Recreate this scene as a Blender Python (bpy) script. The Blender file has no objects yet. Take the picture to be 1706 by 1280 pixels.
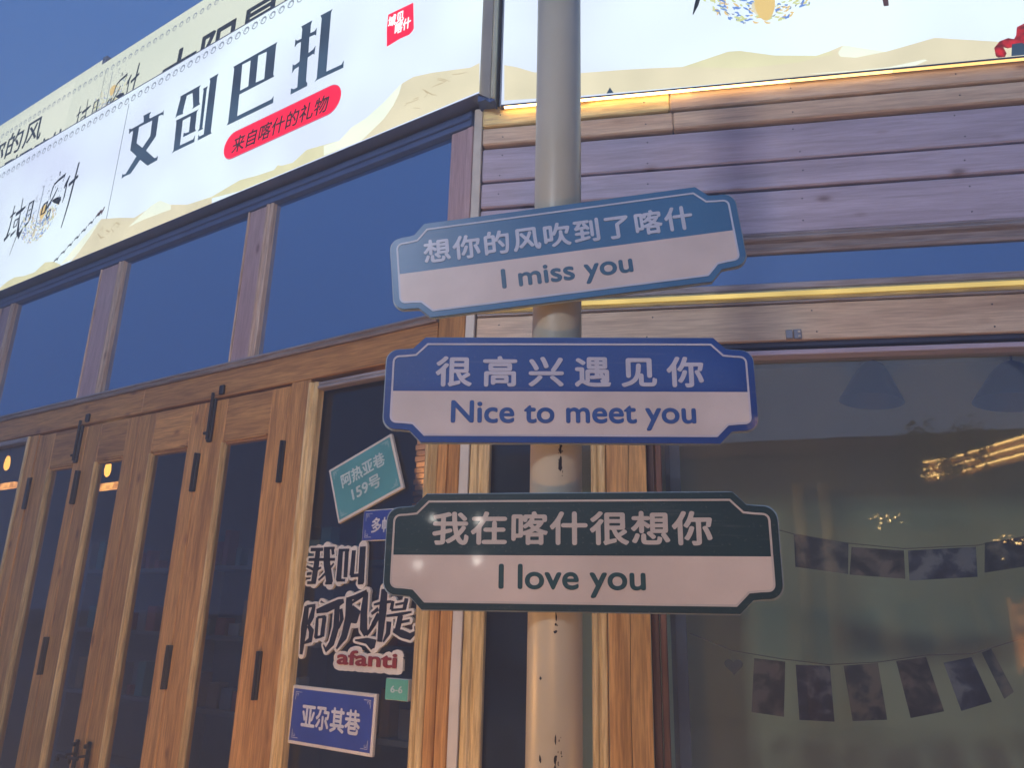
import bpy, bmesh, math, random
from mathutils import Vector, Matrix
random.seed(7)
sc = bpy.context.scene
R = math.radians

# ------------------------------------------------------------------ camera
cam = bpy.data.cameras.new('camera'); cam.sensor_width = 36.0; cam.lens = 27.01
cam.clip_start = 0.05; cam.clip_end = 600
cam_ob = bpy.data.objects.new('camera', cam); sc.collection.objects.link(cam_ob)
PITCH, ROLL = R(16.8), R(1.39)
_f = Vector((0, math.cos(PITCH), math.sin(PITCH))); _u = Vector((0, -math.sin(PITCH), math.cos(PITCH))); _r = Vector((1, 0, 0))
_r2 = _r*math.cos(ROLL) + _u*math.sin(ROLL); _u2 = -_r*math.sin(ROLL) + _u*math.cos(ROLL)
mw = Matrix((_r2, _u2, -_f)).transposed().to_4x4(); mw.translation = (0, 0, 1.6)
cam_ob.matrix_world = mw
sc.camera = cam_ob

# ------------------------------------------------------------------ sky, dusk
SUN_EL, SUN_ROT = 1.0, 180.0
GLARE_DENSITY = 0.046
world = bpy.data.worlds.new('World'); sc.world = world; world.use_nodes = True
wt = world.node_tree; bg = wt.nodes['Background']
sky = wt.nodes.new('ShaderNodeTexSky'); sky.sky_type = 'NISHITA'; sky.sun_disc = False
sky.sun_elevation = R(SUN_EL); sky.sun_rotation = R(SUN_ROT); sky.air_density = 1.0; sky.dust_density = 0.2; sky.ozone_density = 4.0
mixw = wt.nodes.new('ShaderNodeMix'); mixw.data_type = 'RGBA'; mixw.blend_type = 'MIX'
mixw.inputs[0].default_value = 0.93
mixw.inputs[7].default_value = (.56, 1.45, 4.0, 1)      # even deep blue of the hour after sunset
wt.links.new(sky.outputs[0], mixw.inputs[6]); wt.links.new(mixw.outputs[2], bg.inputs[0])
bg.inputs[1].default_value = 0.084
sun = bpy.data.lights.new('twilight_sun', 'SUN'); sun.energy = 0.12; sun.angle = R(40); sun.color = (0.80, 0.86, 1.0)
sun_ob = bpy.data.objects.new('twilight_sun', sun); sc.collection.objects.link(sun_ob)
sun_ob.rotation_euler = (R(89), 0, 0)
sc.view_settings.view_transform = 'Standard'; sc.view_settings.look = 'None'
sc.view_settings.exposure = 0.74; sc.view_settings.gamma = 1.0; sc.view_settings.use_curve_mapping = False
sc.cycles.use_denoising = True
sc.cycles.max_bounces = 8; sc.cycles.transparent_max_bounces = 12; sc.cycles.volume_bounces = 0
sc.cycles.sample_clamp_indirect = 3.0

# ------------------------------------------------------------------ materials
def newmat(name):
    m = bpy.data.materials.new(name); m.use_nodes = True
    nt = m.node_tree; nt.nodes.clear()
    out = nt.nodes.new('ShaderNodeOutputMaterial')
    return m, nt, out
def N(nt, t, **kw):
    n = nt.nodes.new(t)
    for k, v in kw.items(): setattr(n, k, v)
    return n
def principled(nt, out, col=(.5, .5, .5), rough=.5, metal=0, spec=.5):
    b = N(nt, 'ShaderNodeBsdfPrincipled'); b.inputs['Base Color'].default_value = (*col, 1)
    b.inputs['Roughness'].default_value = rough; b.inputs['Metallic'].default_value = metal
    b.inputs['Specular IOR Level'].default_value = spec
    nt.links.new(b.outputs[0], out.inputs[0]); return b
def ramp(nt, stops):
    r = N(nt, 'ShaderNodeValToRGB'); e = r.color_ramp.elements
    while len(e) < len(stops): e.new(.5)
    for i, (p, c) in enumerate(stops): e[i].position = p; e[i].color = (*c, 1)
    return r
def objcoord(nt, scale, seed=True):
    tc = N(nt, 'ShaderNodeTexCoord'); mp = N(nt, 'ShaderNodeMapping'); mp.inputs['Scale'].default_value = scale
    if seed:
        oi = N(nt, 'ShaderNodeObjectInfo'); mu = N(nt, 'ShaderNodeMath', operation='MULTIPLY'); mu.inputs[1].default_value = 37.0
        nt.links.new(oi.outputs['Random'], mu.inputs[0]); ad = N(nt, 'ShaderNodeVectorMath', operation='ADD')
        nt.links.new(tc.outputs['Object'], ad.inputs[0]); nt.links.new(mu.outputs[0], ad.inputs[1]); nt.links.new(ad.outputs[0], mp.inputs[0])
    else: nt.links.new(tc.outputs['Object'], mp.inputs[0])
    return mp
def wood(name, dark, light, axis='X', rough=.42, knots=True, bump=.25, grain=.85):
    """varnished softwood: stretched grain, growth rings, knots, slight board-to-board tint"""
    m, nt, out = newmat(name); b = principled(nt, out, light, rough, 0, .4)
    a = {'X': (.55, 9, 9), 'Z': (9, 9, .55)}[axis]; k = {'X': (3.6, 8, 8), 'Z': (8, 8, 3.6)}[axis]
    mp = objcoord(nt, a)
    nz = N(nt, 'ShaderNodeTexNoise'); nz.inputs['Scale'].default_value = 2.2; nz.inputs['Detail'].default_value = 6; nz.inputs['Roughness'].default_value = .6
    nz.inputs['Distortion'].default_value = .6
    nt.links.new(mp.outputs[0], nz.inputs['Vector'])
    fine = N(nt, 'ShaderNodeTexNoise'); fine.inputs['Scale'].default_value = 14; fine.inputs['Detail'].default_value = 3
    nt.links.new(mp.outputs[0], fine.inputs['Vector'])
    r1 = ramp(nt, [(.3, dark), (.5, tuple((x+y)/2*1.05 for x, y in zip(dark, light))), (.72, light)])
    nt.links.new(nz.outputs[0], r1.inputs[0])
    r2 = ramp(nt, [(.36, (.66, .60, .54)), (.6, (1.06, 1.05, 1.04))]); nt.links.new(fine.outputs[0], r2.inputs[0])
    mx = N(nt, 'ShaderNodeMix', data_type='RGBA', blend_type='MULTIPLY'); mx.inputs[0].default_value = grain
    nt.links.new(r1.outputs[0], mx.inputs[6]); nt.links.new(r2.outputs[0], mx.inputs[7])
    col = mx.outputs[2]
    if knots:
        mk = objcoord(nt, k); vo = N(nt, 'ShaderNodeTexVoronoi'); vo.inputs['Scale'].default_value = 1.0; vo.inputs['Randomness'].default_value = 1
        nt.links.new(mk.outputs[0], vo.inputs['Vector'])
        rk = ramp(nt, [(0.0, (.20, .14, .11)), (.07, (.34, .25, .20)), (.11, (.72, .64, .6)), (.17, (.97, .96, .95)), (.24, (1, 1, 1))]); nt.links.new(vo.outputs[0], rk.inputs[0])
        mk2 = N(nt, 'ShaderNodeMix', data_type='RGBA', blend_type='MULTIPLY'); mk2.inputs[0].default_value = .8
        nt.links.new(col, mk2.inputs[6]); nt.links.new(rk.outputs[0], mk2.inputs[7]); col = mk2.outputs[2]
    oi = N(nt, 'ShaderNodeObjectInfo'); hs = N(nt, 'ShaderNodeHueSaturation')
    mr = N(nt, 'ShaderNodeMapRange'); mr.inputs[3].default_value = .80 if grain > .7 else .92; mr.inputs[4].default_value = 1.14 if grain > .7 else 1.06
    nt.links.new(oi.outputs['Random'], mr.inputs[0]); nt.links.new(mr.outputs[0], hs.inputs['Value']); nt.links.new(col, hs.inputs['Color'])
    nt.links.new(hs.outputs[0], b.inputs['Base Color'])
    bp = N(nt, 'ShaderNodeBump'); bp.inputs['Strength'].default_value = bump; bp.inputs['Distance'].default_value = .004
    nt.links.new(fine.outputs[0], bp.inputs['Height']); nt.links.new(bp.outputs[0], b.inputs['Normal'])
    rr = N(nt, 'ShaderNodeMapRange'); rr.inputs[3].default_value = rough-.1; rr.inputs[4].default_value = rough+.15
    nt.links.new(nz.outputs[0], rr.inputs[0]); nt.links.new(rr.outputs[0], b.inputs['Roughness'])
    return m
def plain(name, col, rough=.5, metal=0, var=.12, scale=6, spec=.5):
    m, nt, out = newmat(name); b = principled(nt, out, col, rough, metal, spec)
    mp = objcoord(nt, (1, 1, 1)); nz = N(nt, 'ShaderNodeTexNoise'); nz.inputs['Scale'].default_value = scale; nz.inputs['Detail'].default_value = 5
    nt.links.new(mp.outputs[0], nz.inputs['Vector'])
    r = ramp(nt, [(.3, tuple(c*(1-var) for c in col)), (.7, tuple(min(1, c*(1+var)) for c in col))]); nt.links.new(nz.outputs[0], r.inputs[0])
    nt.links.new(r.outputs[0], b.inputs['Base Color']); return m
def emis(name, col, s=1.0, var=0.0, scale=1.5, tint=None):
    m, nt, out = newmat(name); e = N(nt, 'ShaderNodeEmission'); e.inputs[0].default_value = (*col, 1); e.inputs[1].default_value = s
    if var:
        mp = objcoord(nt, (1, 1, 1), False); nz = N(nt, 'ShaderNodeTexNoise'); nz.inputs['Scale'].default_value = scale; nz.inputs['Detail'].default_value = 1.5
        nt.links.new(mp.outputs[0], nz.inputs['Vector'])
        t = tint or tuple(c*(1-var) for c in col)
        r = ramp(nt, [(.35, t), (.65, col)]); nt.links.new(nz.outputs[0], r.inputs[0]); nt.links.new(r.outputs[0], e.inputs[0])
    nt.links.new(e.outputs[0], out.inputs[0]); return m
def glass(name, refl_col=(1, 1, 1), tint=(.9, .93, .95), base=.03, ior=1.5, film=None, film_fac=0.0, rough=.02):
    """a thin pane: clear transmission plus a fresnel mirror; an optional coloured film behind it"""
    m, nt, out = newmat(name)
    tr = N(nt, 'ShaderNodeBsdfTransparent'); tr.inputs[0].default_value = (*tint, 1); body = tr.outputs[0]
    if film:
        d = N(nt, 'ShaderNodeBsdfDiffuse'); d.inputs[0].default_value = (*film, 1)
        mf = N(nt, 'ShaderNodeMixShader'); mf.inputs[0].default_value = film_fac
        nt.links.new(tr.outputs[0], mf.inputs[1]); nt.links.new(d.outputs[0], mf.inputs[2]); body = mf.outputs[0]
    g = N(nt, 'ShaderNodeBsdfGlossy'); g.inputs[0].default_value = (*refl_col, 1); g.inputs[1].default_value = rough
    fr = N(nt, 'ShaderNodeFresnel'); fr.inputs[0].default_value = ior
    a0 = N(nt, 'ShaderNodeMath', operation='ADD', use_clamp=True); a0.inputs[1].default_value = base; nt.links.new(fr.outputs[0], a0.inputs[0])
    ge = N(nt, 'ShaderNodeNewGeometry'); bk = N(nt, 'ShaderNodeMath', operation='SUBTRACT'); bk.inputs[0].default_value = 1.0; nt.links.new(ge.outputs['Backfacing'], bk.inputs[1])
    ad = N(nt, 'ShaderNodeMath', operation='MULTIPLY'); nt.links.new(a0.outputs[0], ad.inputs[0]); nt.links.new(bk.outputs[0], ad.inputs[1])   # the outer face mirrors, the inner lets through
    mx = N(nt, 'ShaderNodeMixShader'); nt.links.new(ad.outputs[0], mx.inputs[0]); nt.links.new(body, mx.inputs[1]); nt.links.new(g.outputs[0], mx.inputs[2])
    mp = objcoord(nt, (1, 1, 1)); nz = N(nt, 'ShaderNodeTexNoise'); nz.inputs['Scale'].default_value = 1.3
    nt.links.new(mp.outputs[0], nz.inputs['Vector']); bp = N(nt, 'ShaderNodeBump'); bp.inputs['Strength'].default_value = .06; bp.inputs['Distance'].default_value = .02
    nt.links.new(nz.outputs[0], bp.inputs['Height']); nt.links.new(bp.outputs[0], g.inputs['Normal'])
    nt.links.new(mx.outputs[0], out.inputs[0]); return m

PINE_D, PINE_L = (.36, .165, .036), (.72, .385, .118)
M = {}
M['pine_h'] = wood('orange_pine_horizontal', PINE_D, PINE_L, 'X')
M['pine_v'] = wood('orange_pine_vertical', PINE_D, PINE_L, 'Z')
M['pale_h'] = wood('pale_pine_horizontal', (.56, .40, .27), (.82, .66, .46), 'X', .42, True, .15, .55)
M['pale_v'] = wood('pale_pine_vertical', (.56, .40, .30), (.78, .62, .46), 'Z')
M['honey_spill_h'] = wood('honey_pine_with_spill_horizontal', (.90, .66, .24), (1.0, .88, .42), 'X')  # yellower board, its colour also brightened for spill from the light box
M['veil_h'] = wood('veil_tinted_board_horizontal', (.45, .39, .46), (.65, .58, .68), 'X', .45, True, .10, .35)  # orange pine with the blue glare veil mixed into its colour
M['veil_v'] = wood('veil_tinted_board_vertical', (.42, .29, .30), (.58, .43, .42), 'Z', .42, True, .15, .5)  # upper posts: pine colour greyed to carry the same blue veil
M['gold_v'] = wood('gold_moulding_vertical', (.56, .38, .13), (.86, .68, .34), 'Z', .3, False)
M['gold_h'] = wood('gold_moulding_horizontal', (.70, .58, .22), (.92, .84, .42), 'X', .3, False)
M['grey_h'] = wood('weathered_moulding_horizontal', (.30, .27, .27), (.46, .42, .42), 'X', .4, False)
M['brown_v'] = wood('dark_brown_frame_vertical', (.09, .04, .025), (.2, .09, .05), 'Z')
M['brown_h'] = wood('dark_brown_frame_horizontal', (.09, .06, .05), (.17, .12, .10), 'X')
M['white_v'] = plain('white_painted_strip', (.66, .61, .50), .45)
M['black_iron'] = plain('black_painted_iron', (.02, .022, .03), .45, .4)
M['steel'] = plain('brushed_metal', (.32, .32, .34), .4, .8)
M['dark_gap'] = plain('dark_backing_board', (.03, .05, .11), .6)
M['soffit'] = plain('navy_soffit_board', (.07, .12, .26), .5)
M['glass_transom'] = glass('coated_transom_glass', refl_col=(.80, .92, 1.0), tint=(.2, .3, .5), base=.38, film=(.06, .14, .34), film_fac=1.0)
M['glass_door'] = glass('door_glass', tint=(.86, .9, .93), base=.02)
M['glass_up'] = glass('coated_blue_glass', refl_col=(.80, .92, 1.0), tint=(.2, .3, .5), base=.40, film=(.055, .135, .36), film_fac=.75)
M['glass_shop'] = glass('shop_window_glass', tint=(.92, .95, .94), base=.08, rough=.022)
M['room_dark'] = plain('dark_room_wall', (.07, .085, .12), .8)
M['room_olive'] = plain('olive_plaster', (.43, .47, .30), .9, 0, .18, 1.2)
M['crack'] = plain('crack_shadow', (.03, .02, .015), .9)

# ------------------------------------------------------------------ helpers
WM = {}                                    # object -> world matrix, so parts can be parented without an update
def link(o, parent=None, mat4=None):
    sc.collection.objects.link(o); mat4 = mat4 if mat4 is not None else Matrix.Identity(4)
    if parent is not None:
        o.parent = parent; o.matrix_basis = WM[parent].inverted() @ mat4
    else: o.matrix_basis = mat4
    WM[o] = mat4; return o
def thing(name, label, cat, loc=(0, 0, 0), group=None, mat4=None):
    o = bpy.data.objects.new(name, None); o.empty_display_size = .1
    link(o, None, mat4 if mat4 is not None else Matrix.Translation(loc)); tag(o, label, cat, group); return o
def tag(o, label=None, cat=None, group=None, kind=None):
    if label: o['label'] = label
    if cat: o['category'] = cat
    if group: o['group'] = group
    if kind: o['kind'] = kind
    return o
def mesh_ob(name, me, mat, parent=None, mat4=None, label=None):
    if mat is not None and not me.materials: me.materials.append(mat)
    o = bpy.data.objects.new(name, me); link(o, parent, mat4)
    if label: o['label'] = label
    return o
def pyd(name, v, f, mat, parent=None, mat4=None, smooth=False, label=None):
    me = bpy.data.meshes.new(name); me.from_pydata([tuple(a) for a in v], [], f); me.update()
    if smooth: me.polygons.foreach_set('use_smooth', [True]*len(me.polygons))
    return mesh_ob(name, me, mat, parent, mat4, label)
def boxmesh(name, dx, dy, dz, bev=.003):
    bm = bmesh.new(); bmesh.ops.create_cube(bm, size=1)
    bmesh.ops.scale(bm, vec=(dx, dy, dz), verts=bm.verts)
    if bev and min(dx, dy, dz) > 2.2*bev: bmesh.ops.bevel(bm, geom=bm.edges[:], offset=bev, segments=1, affect='EDGES')
    me = bpy.data.meshes.new(name); bm.to_mesh(me); bm.free(); return me

# facade frames: local x runs to the right as seen from the street, y into the building, z up
AL, AR = R(33.3), R(10.5)
ORG = Vector((-0.18325, 3.0, 0))
def frame(ang, o=ORG):
    m = Matrix.Rotation(ang, 4, 'Z'); m.translation = o; return m
FL = frame(-AL); FR = frame(-AR)
def fbox(name, parent, F, x0, x1, z0, z1, out, back, mat, bev=.003, label=None):
    """a board from x0 to x1, z0 to z1; its face stands 'out' metres proud of the facade plane, its back 'back' behind it"""
    me = boxmesh(name, abs(x1-x0), out+back, z1-z0, bev)
    return mesh_ob(name, me, M[mat], parent, F @ Matrix.Translation(((x0+x1)/2, (back-out)/2, (z0+z1)/2)), label)
def profile(name, parent, F, pts, a0, a1, vertical, at, mat):
    """moulding: pts = (across, out) profile, extruded from a0 to a1; 'at' = where across=0 lies"""
    v = []
    for a in (a0, a1):
        for (c, o) in pts:
            v.append((at+c, -o, a) if vertical else (a, -o, at+c))
    n = len(pts); f = [(i, (i+1) % n, n+(i+1) % n, n+i) for i in range(n)]
    f += [tuple(range(n))[::-1], tuple(range(n, 2*n))]
    cx = at if vertical else (a0+a1)/2; cz = (a0+a1)/2 if vertical else at
    v = [(x-cx, y, z-cz) for x, y, z in v]
    o = pyd(name, v, f, M[mat], parent, F @ Matrix.Translation((cx, 0, cz)))
    bm = bmesh.new(); bm.from_mesh(o.data); bmesh.ops.recalc_face_normals(bm, faces=bm.faces); bm.to_mesh(o.data); bm.free()
    return o
def bead_profile(w, d, b=-.03):
    """a rounded double bead of width w and height d above the plane"""
    p = [(0, b), (0, d*.45)]
    for k in range(5): a = math.pi*(1-k/4); p.append((w*.22+w*.2*math.cos(a), d*.6+d*.4*math.sin(a)))
    p.append((w*.46, d*.4)); p.append((w*.5, d*.4))
    for k in range(5): a = math.pi*(1-k/4); p.append((w*.76+w*.22*math.cos(a), d*.35+d*.3*math.sin(a)))
    p += [(w, d*.2), (w, b)]
    return p
def poly2d(name, loops, mat, parent, F, y, depth=.0012, label=None):
    """flat shape with holes (2D curve fill), given real thickness"""
    cu = bpy.data.curves.new(name, 'CURVE'); cu.dimensions = '2D'; cu.fill_mode = 'BOTH'; cu.extrude = depth/2
    xs = [p[0] for l in loops for p in l]; zs = [p[1] for l in loops for p in l]
    cx, cz = (min(xs)+max(xs))/2, (min(zs)+max(zs))/2
    for l in loops:
        sp = cu.splines.new('POLY'); sp.points.add(len(l)-1); sp.use_cyclic_u = True
        for i, p in enumerate(l): sp.points[i].co = (p[0]-cx, p[1]-cz, 0, 1)
    t = bpy.data.objects.new('t', cu); me = bpy.data.meshes.new_from_object(t)
    bpy.data.objects.remove(t); bpy.data.curves.remove(cu)
    me.transform(Matrix.Rotation(math.pi/2, 4, 'X')); me.materials.clear()
    return mesh_ob(name, me, mat, parent, F @ Matrix.Translation((cx, y, cz)), label)
def round_poly(P, r, n=3):
    Q = []; m = len(P)
    for i in range(m):
        p, a, b = Vector(P[i]), Vector(P[i-1]), Vector(P[(i+1) % m]); la, lb = (a-p).length, (b-p).length
        if la < 1e-6 or lb < 1e-6: continue
        if (a-p).normalized().dot((b-p).normalized()) < -.97: Q.append(p); continue
        A = p+(a-p)*(min(r, la*.45)/la); B = p+(b-p)*(min(r, lb*.45)/lb)
        for k in range(n+1): t = k/n; Q.append(A*(1-t)**2+p*2*t*(1-t)+B*t*t)
    return [(q.x, q.y) for q in Q]

# ------------------------------------------------------------------ lettering
def text_loops(body, sp=1.0):
    cu = bpy.data.curves.new('t', 'FONT'); cu.body = body; cu.size = 1; cu.space_character = sp
    o = bpy.data.objects.new('t', cu); sc.collection.objects.link(o)
    dg = bpy.context.evaluated_depsgraph_get(); c2 = o.evaluated_get(dg).to_curve(dg); loops = []
    for s in c2.splines:
        bp = s.bezier_points; m = len(bp); P = []
        for i in range(m):
            a, b = bp[i], bp[(i+1) % m]; d = b.co-a.co
            lin = (a.handle_right-a.co).cross(d).length < 1e-5 and (b.handle_left-b.co).cross(d).length < 1e-5
            k = 1 if lin else 5
            for j in range(k):
                t = j/k; u = 1-t; q = a.co*u**3+a.handle_right*3*u*u*t+b.handle_left*3*u*t*t+b.co*t**3
                P.append((q.x, q.y))
        if len(P) > 2: loops.append(P)
    bpy.data.objects.remove(o); bpy.data.curves.remove(cu)
    return loops
LOOPS = {}
def lettering(name, body, box, mat, parent, F, y, bold=0.0, rnd=0.0, gap=0.0, depth=.0012, rot=0.0, label=None, skew=0.0, sp=1.0):
    """raised or printed lettering fitted to box (x0,x1,z0,z1); bold = outline thickened by that many em,
    every glyph laid out one after another over the box width"""
    x0, x1, z0, z1 = box
    if (body, sp) not in LOOPS: LOOPS[body, sp] = text_loops(body, sp)
    L = LOOPS[body, sp]
    bx0 = min(p[0] for l in L for p in l)-bold; bx1 = max(p[0] for l in L for p in l)+bold
    bz0 = min(p[1] for l in L for p in l)-bold; bz1 = max(p[1] for l in L for p in l)+bold
    sx, sz = (x1-x0)/(bx1-bx0), (z1-z0)/(bz1-bz0); s = min(sx, sz)
    tr = lambda p: ((p[0]-bx0)*sx + (p[1]-bz0)*sz*skew - (x1-x0)/2, (p[1]-bz0)*sz - (z1-z0)/2)
    cu = bpy.data.curves.new(name, 'CURVE'); cu.dimensions = '2D'; cu.fill_mode = 'BOTH'; cu.extrude = depth/2
    LL = []
    for l in L:
        q = round_poly(l, rnd) if rnd else l
        if len(q) > 2: LL.append([tr(p) for p in q])
    for l in LL:
        sp = cu.splines.new('POLY'); sp.points.add(len(l)-1); sp.use_cyclic_u = True
        for i, p in enumerate(l): sp.points[i].co = (p[0], p[1], 0, 1)
    t = bpy.data.objects.new('t', cu); me = bpy.data.meshes.new_from_object(t); bpy.data.objects.remove(t); bpy.data.curves.remove(cu)
    bm = bmesh.new(); bm.from_mesh(me); bpy.data.meshes.remove(me)
    if bold:                                # rounded rim all along the outline: flattened tube
        rx, rz = bold*sx, bold*sz; K = 8
        for l in LL:
            n = len(l); keep = [l[0]]
            for p in l[1:]:
                if abs(p[0]-keep[-1][0])+abs(p[1]-keep[-1][1]) > s*.004: keep.append(p)
            for i in range(len(keep)):
                a = keep[i]; b = keep[(i+1) % len(keep)]; dx, dz = b[0]-a[0], b[1]-a[1]; ln = math.hypot(dx, dz)
                if ln < 1e-7: continue
                nx, nz = -dz/ln*rx, dx/ln*rz; h = depth*.5
                vs = [bm.verts.new((a[0]+nx, a[1]+nz, -h)), bm.verts.new((b[0]+nx, b[1]+nz, -h)), bm.verts.new((b[0]+nx*.96, b[1]+nz*.96, h*.97)), bm.verts.new((b[0]-nx*.96, b[1]-nz*.96, h*.97)),
                      bm.verts.new((b[0]-nx, b[1]-nz, -h)), bm.verts.new((a[0]-nx, a[1]-nz, -h)), bm.verts.new((a[0]-nx*.96, a[1]-nz*.96, h*.97)), bm.verts.new((a[0]+nx*.96, a[1]+nz*.96, h*.97))]
                dzz = (i % 7)*h*.004
                for k in (2, 3, 6, 7): vs[k].co.z -= dzz
                for q in ((7, 6, 3, 2), (0, 7, 2, 1), (5, 4, 3, 6)): bm.faces.new([vs[k] for k in q])
                # round joint
                c = bm.verts.new((a[0], a[1], h*(.985-.003*(i % 5)))); ring = [bm.verts.new((a[0]+rx*math.cos(2*math.pi*k/K), a[1]+rz*math.sin(2*math.pi*k/K), h*(.96-.003*(i % 5)))) for k in range(K)]
                for k in range(K): bm.faces.new((c, ring[k], ring[(k+1) % K]))
    if rot: bmesh.ops.rotate(bm, verts=bm.verts, matrix=Matrix.Rotation(rot, 3, 'Z'))
    me = bpy.data.meshes.new(name); bm.to_mesh(me); bm.free()
    me.transform(Matrix.Rotation(math.pi/2, 4, 'X'))
    return mesh_ob(name, me, mat, parent, F @ Matrix.Translation(((x0+x1)/2, y, (z0+z1)/2)), label)

# ================================================================== setting
def sheet(name, x0, x1, y0, y1, z, mat):
    return tag(pyd(name, [(x0, y0, z), (x1, y0, z), (x1, y1, z), (x0, y1, z)], [(0, 1, 2, 3)], mat), kind='structure')
def paving():
    m, nt, out = newmat('grey_granite_paving'); b = principled(nt, out, (.2, .2, .2), .7)
    mp = objcoord(nt, (1, 1, 1), False); br = N(nt, 'ShaderNodeTexBrick'); br.inputs['Scale'].default_value = 1.6
    br.inputs['Color1'].default_value = (.22, .21, .2, 1); br.inputs['Color2'].default_value = (.16, .155, .15, 1); br.inputs['Mortar'].default_value = (.07, .07, .07, 1); br.inputs['Mortar Size'].default_value = .01
    nt.links.new(mp.outputs[0], br.inputs['Vector']); nt.links.new(br.outputs[0], b.inputs['Base Color']); return m
sheet('ground', -300, 300, -300, 300, -.004, plain('asphalt', (.05, .05, .052), .9))
sheet('pavement', -30, 30, -7.2, 8, 0.0, paving())

# ================================================================== the wooden shop
shop = thing('wooden_shop', 'wooden shopfront of orange pine with folding glazed doors under illuminated signs', 'building', ORG)
# ---- left facade, upper lights
fbox('header_board', shop, FL, -6.6, -.03, 3.735, 3.815, .012, .10, 'soffit')
fbox('header_moulding', shop, FL, -6.6, -.03, 3.765, 3.782, .022, -.012, 'soffit', .004)
posts = [(-.15, -.03), (-1.575, -1.365), (-3.06, -2.79), (-4.42, -4.20), (-5.85, -5.62)]
for i, (a, b) in enumerate(posts):
    p = fbox('post', shop, FL, a+(.0 if i == 0 else .012), b-(0 if i == 0 else .055), 2.842, 3.735, .0, .09, 'veil_v' if i == 0 else 'veil_v')
    if i:
        profile('bead', p, FL, bead_profile(.055, .012, -.05), 2.842, 3.735, True, b-.055, 'pale_v')
        fbox('bead', p, FL, a, a+.012, 2.842, 3.735, .006, .05, 'pale_v', .002)
for i in range(4):
    x1, x0 = posts[i][0], posts[i+1][1]
    me = boxmesh('window', x1-x0, .006, 3.735-2.842, 0)
    mesh_ob('window_pane', me, M['glass_up'], shop, FL @ Matrix.Translation(((x0+x1)/2, .024, (3.735+2.842)/2)), 'dark blue upper window pane')
# beam between doors and upper lights
for a, b in ((-.17, -2.31), (-2.313, -4.3), (-4.303, -6.6)):
    fbox('beam', shop, FL, b, a, 2.662, 2.806, .0, .10, 'pine_h')
profile('beam_moulding', shop, FL, [(0, -.05), (0, .012), (.010, .018), (.016, .012), (.019, .012), (.026, .022), (.036, .018), (.036, -.05)], -6.6, -.17, False, 2.806, 'grey_h')
fbox('post', shop, FL, -.165, -.03, 2.64, 2.842, .0, .09, 'pine_v')
# ---- corner
fbox('corner_strip', shop, FR, -.012, .026, .0, 3.80, .022, .10, 'white_v')
fbox('corner_strip', shop, FL, -.052, -.02, .0, 2.84, .010, .08, 'pine_v'); fbox('corner_strip', shop, FL, -.052, -.02, 2.843, 3.73, .010, .08, 'veil_v')
# ---- fixed window with the signs stuck on it
def window(name, F, parent, x0, x1, z0, z1, glassmat, depth=.045, label=None):
    me = boxmesh(name, x1-x0, .006, z1-z0, 0)
    return mesh_ob(name, me, M[glassmat], parent, F @ Matrix.Translation(((x0+x1)/2, depth, (z0+z1)/2)), label)
win = window('window', FL, shop, -.87, -.185, .3, 2.60, 'glass_door', label='fixed glazed panel covered with street name boards')
profile('bead', win, FL, bead_profile(.062, .02), .25, 2.635, True, -.925, 'gold_v')
profile('bead', win, FL, bead_profile(.058, .02), .25, 2.60, True, -.19, 'gold_v')
profile('bead', win, FL, bead_profile(.036, .014), -.863, -.192, False, 2.598, 'grey_h')
fbox('jamb_board', shop, FL, -1.062, -.927, .0, 2.66, .0, .09, 'pine_v')
fbox('jamb_board', shop, FL, -.130, -.082, .0, 2.64, .006, .09, 'pine_v')
fbox('jamb_board', shop, FL, -.080, -.054, .0, 2.64, .002, .09, 'pine_v')
fbox('base_board', shop, FL, -.925, -.13, .0, .25, .0, .09, 'pine_h')
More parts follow.
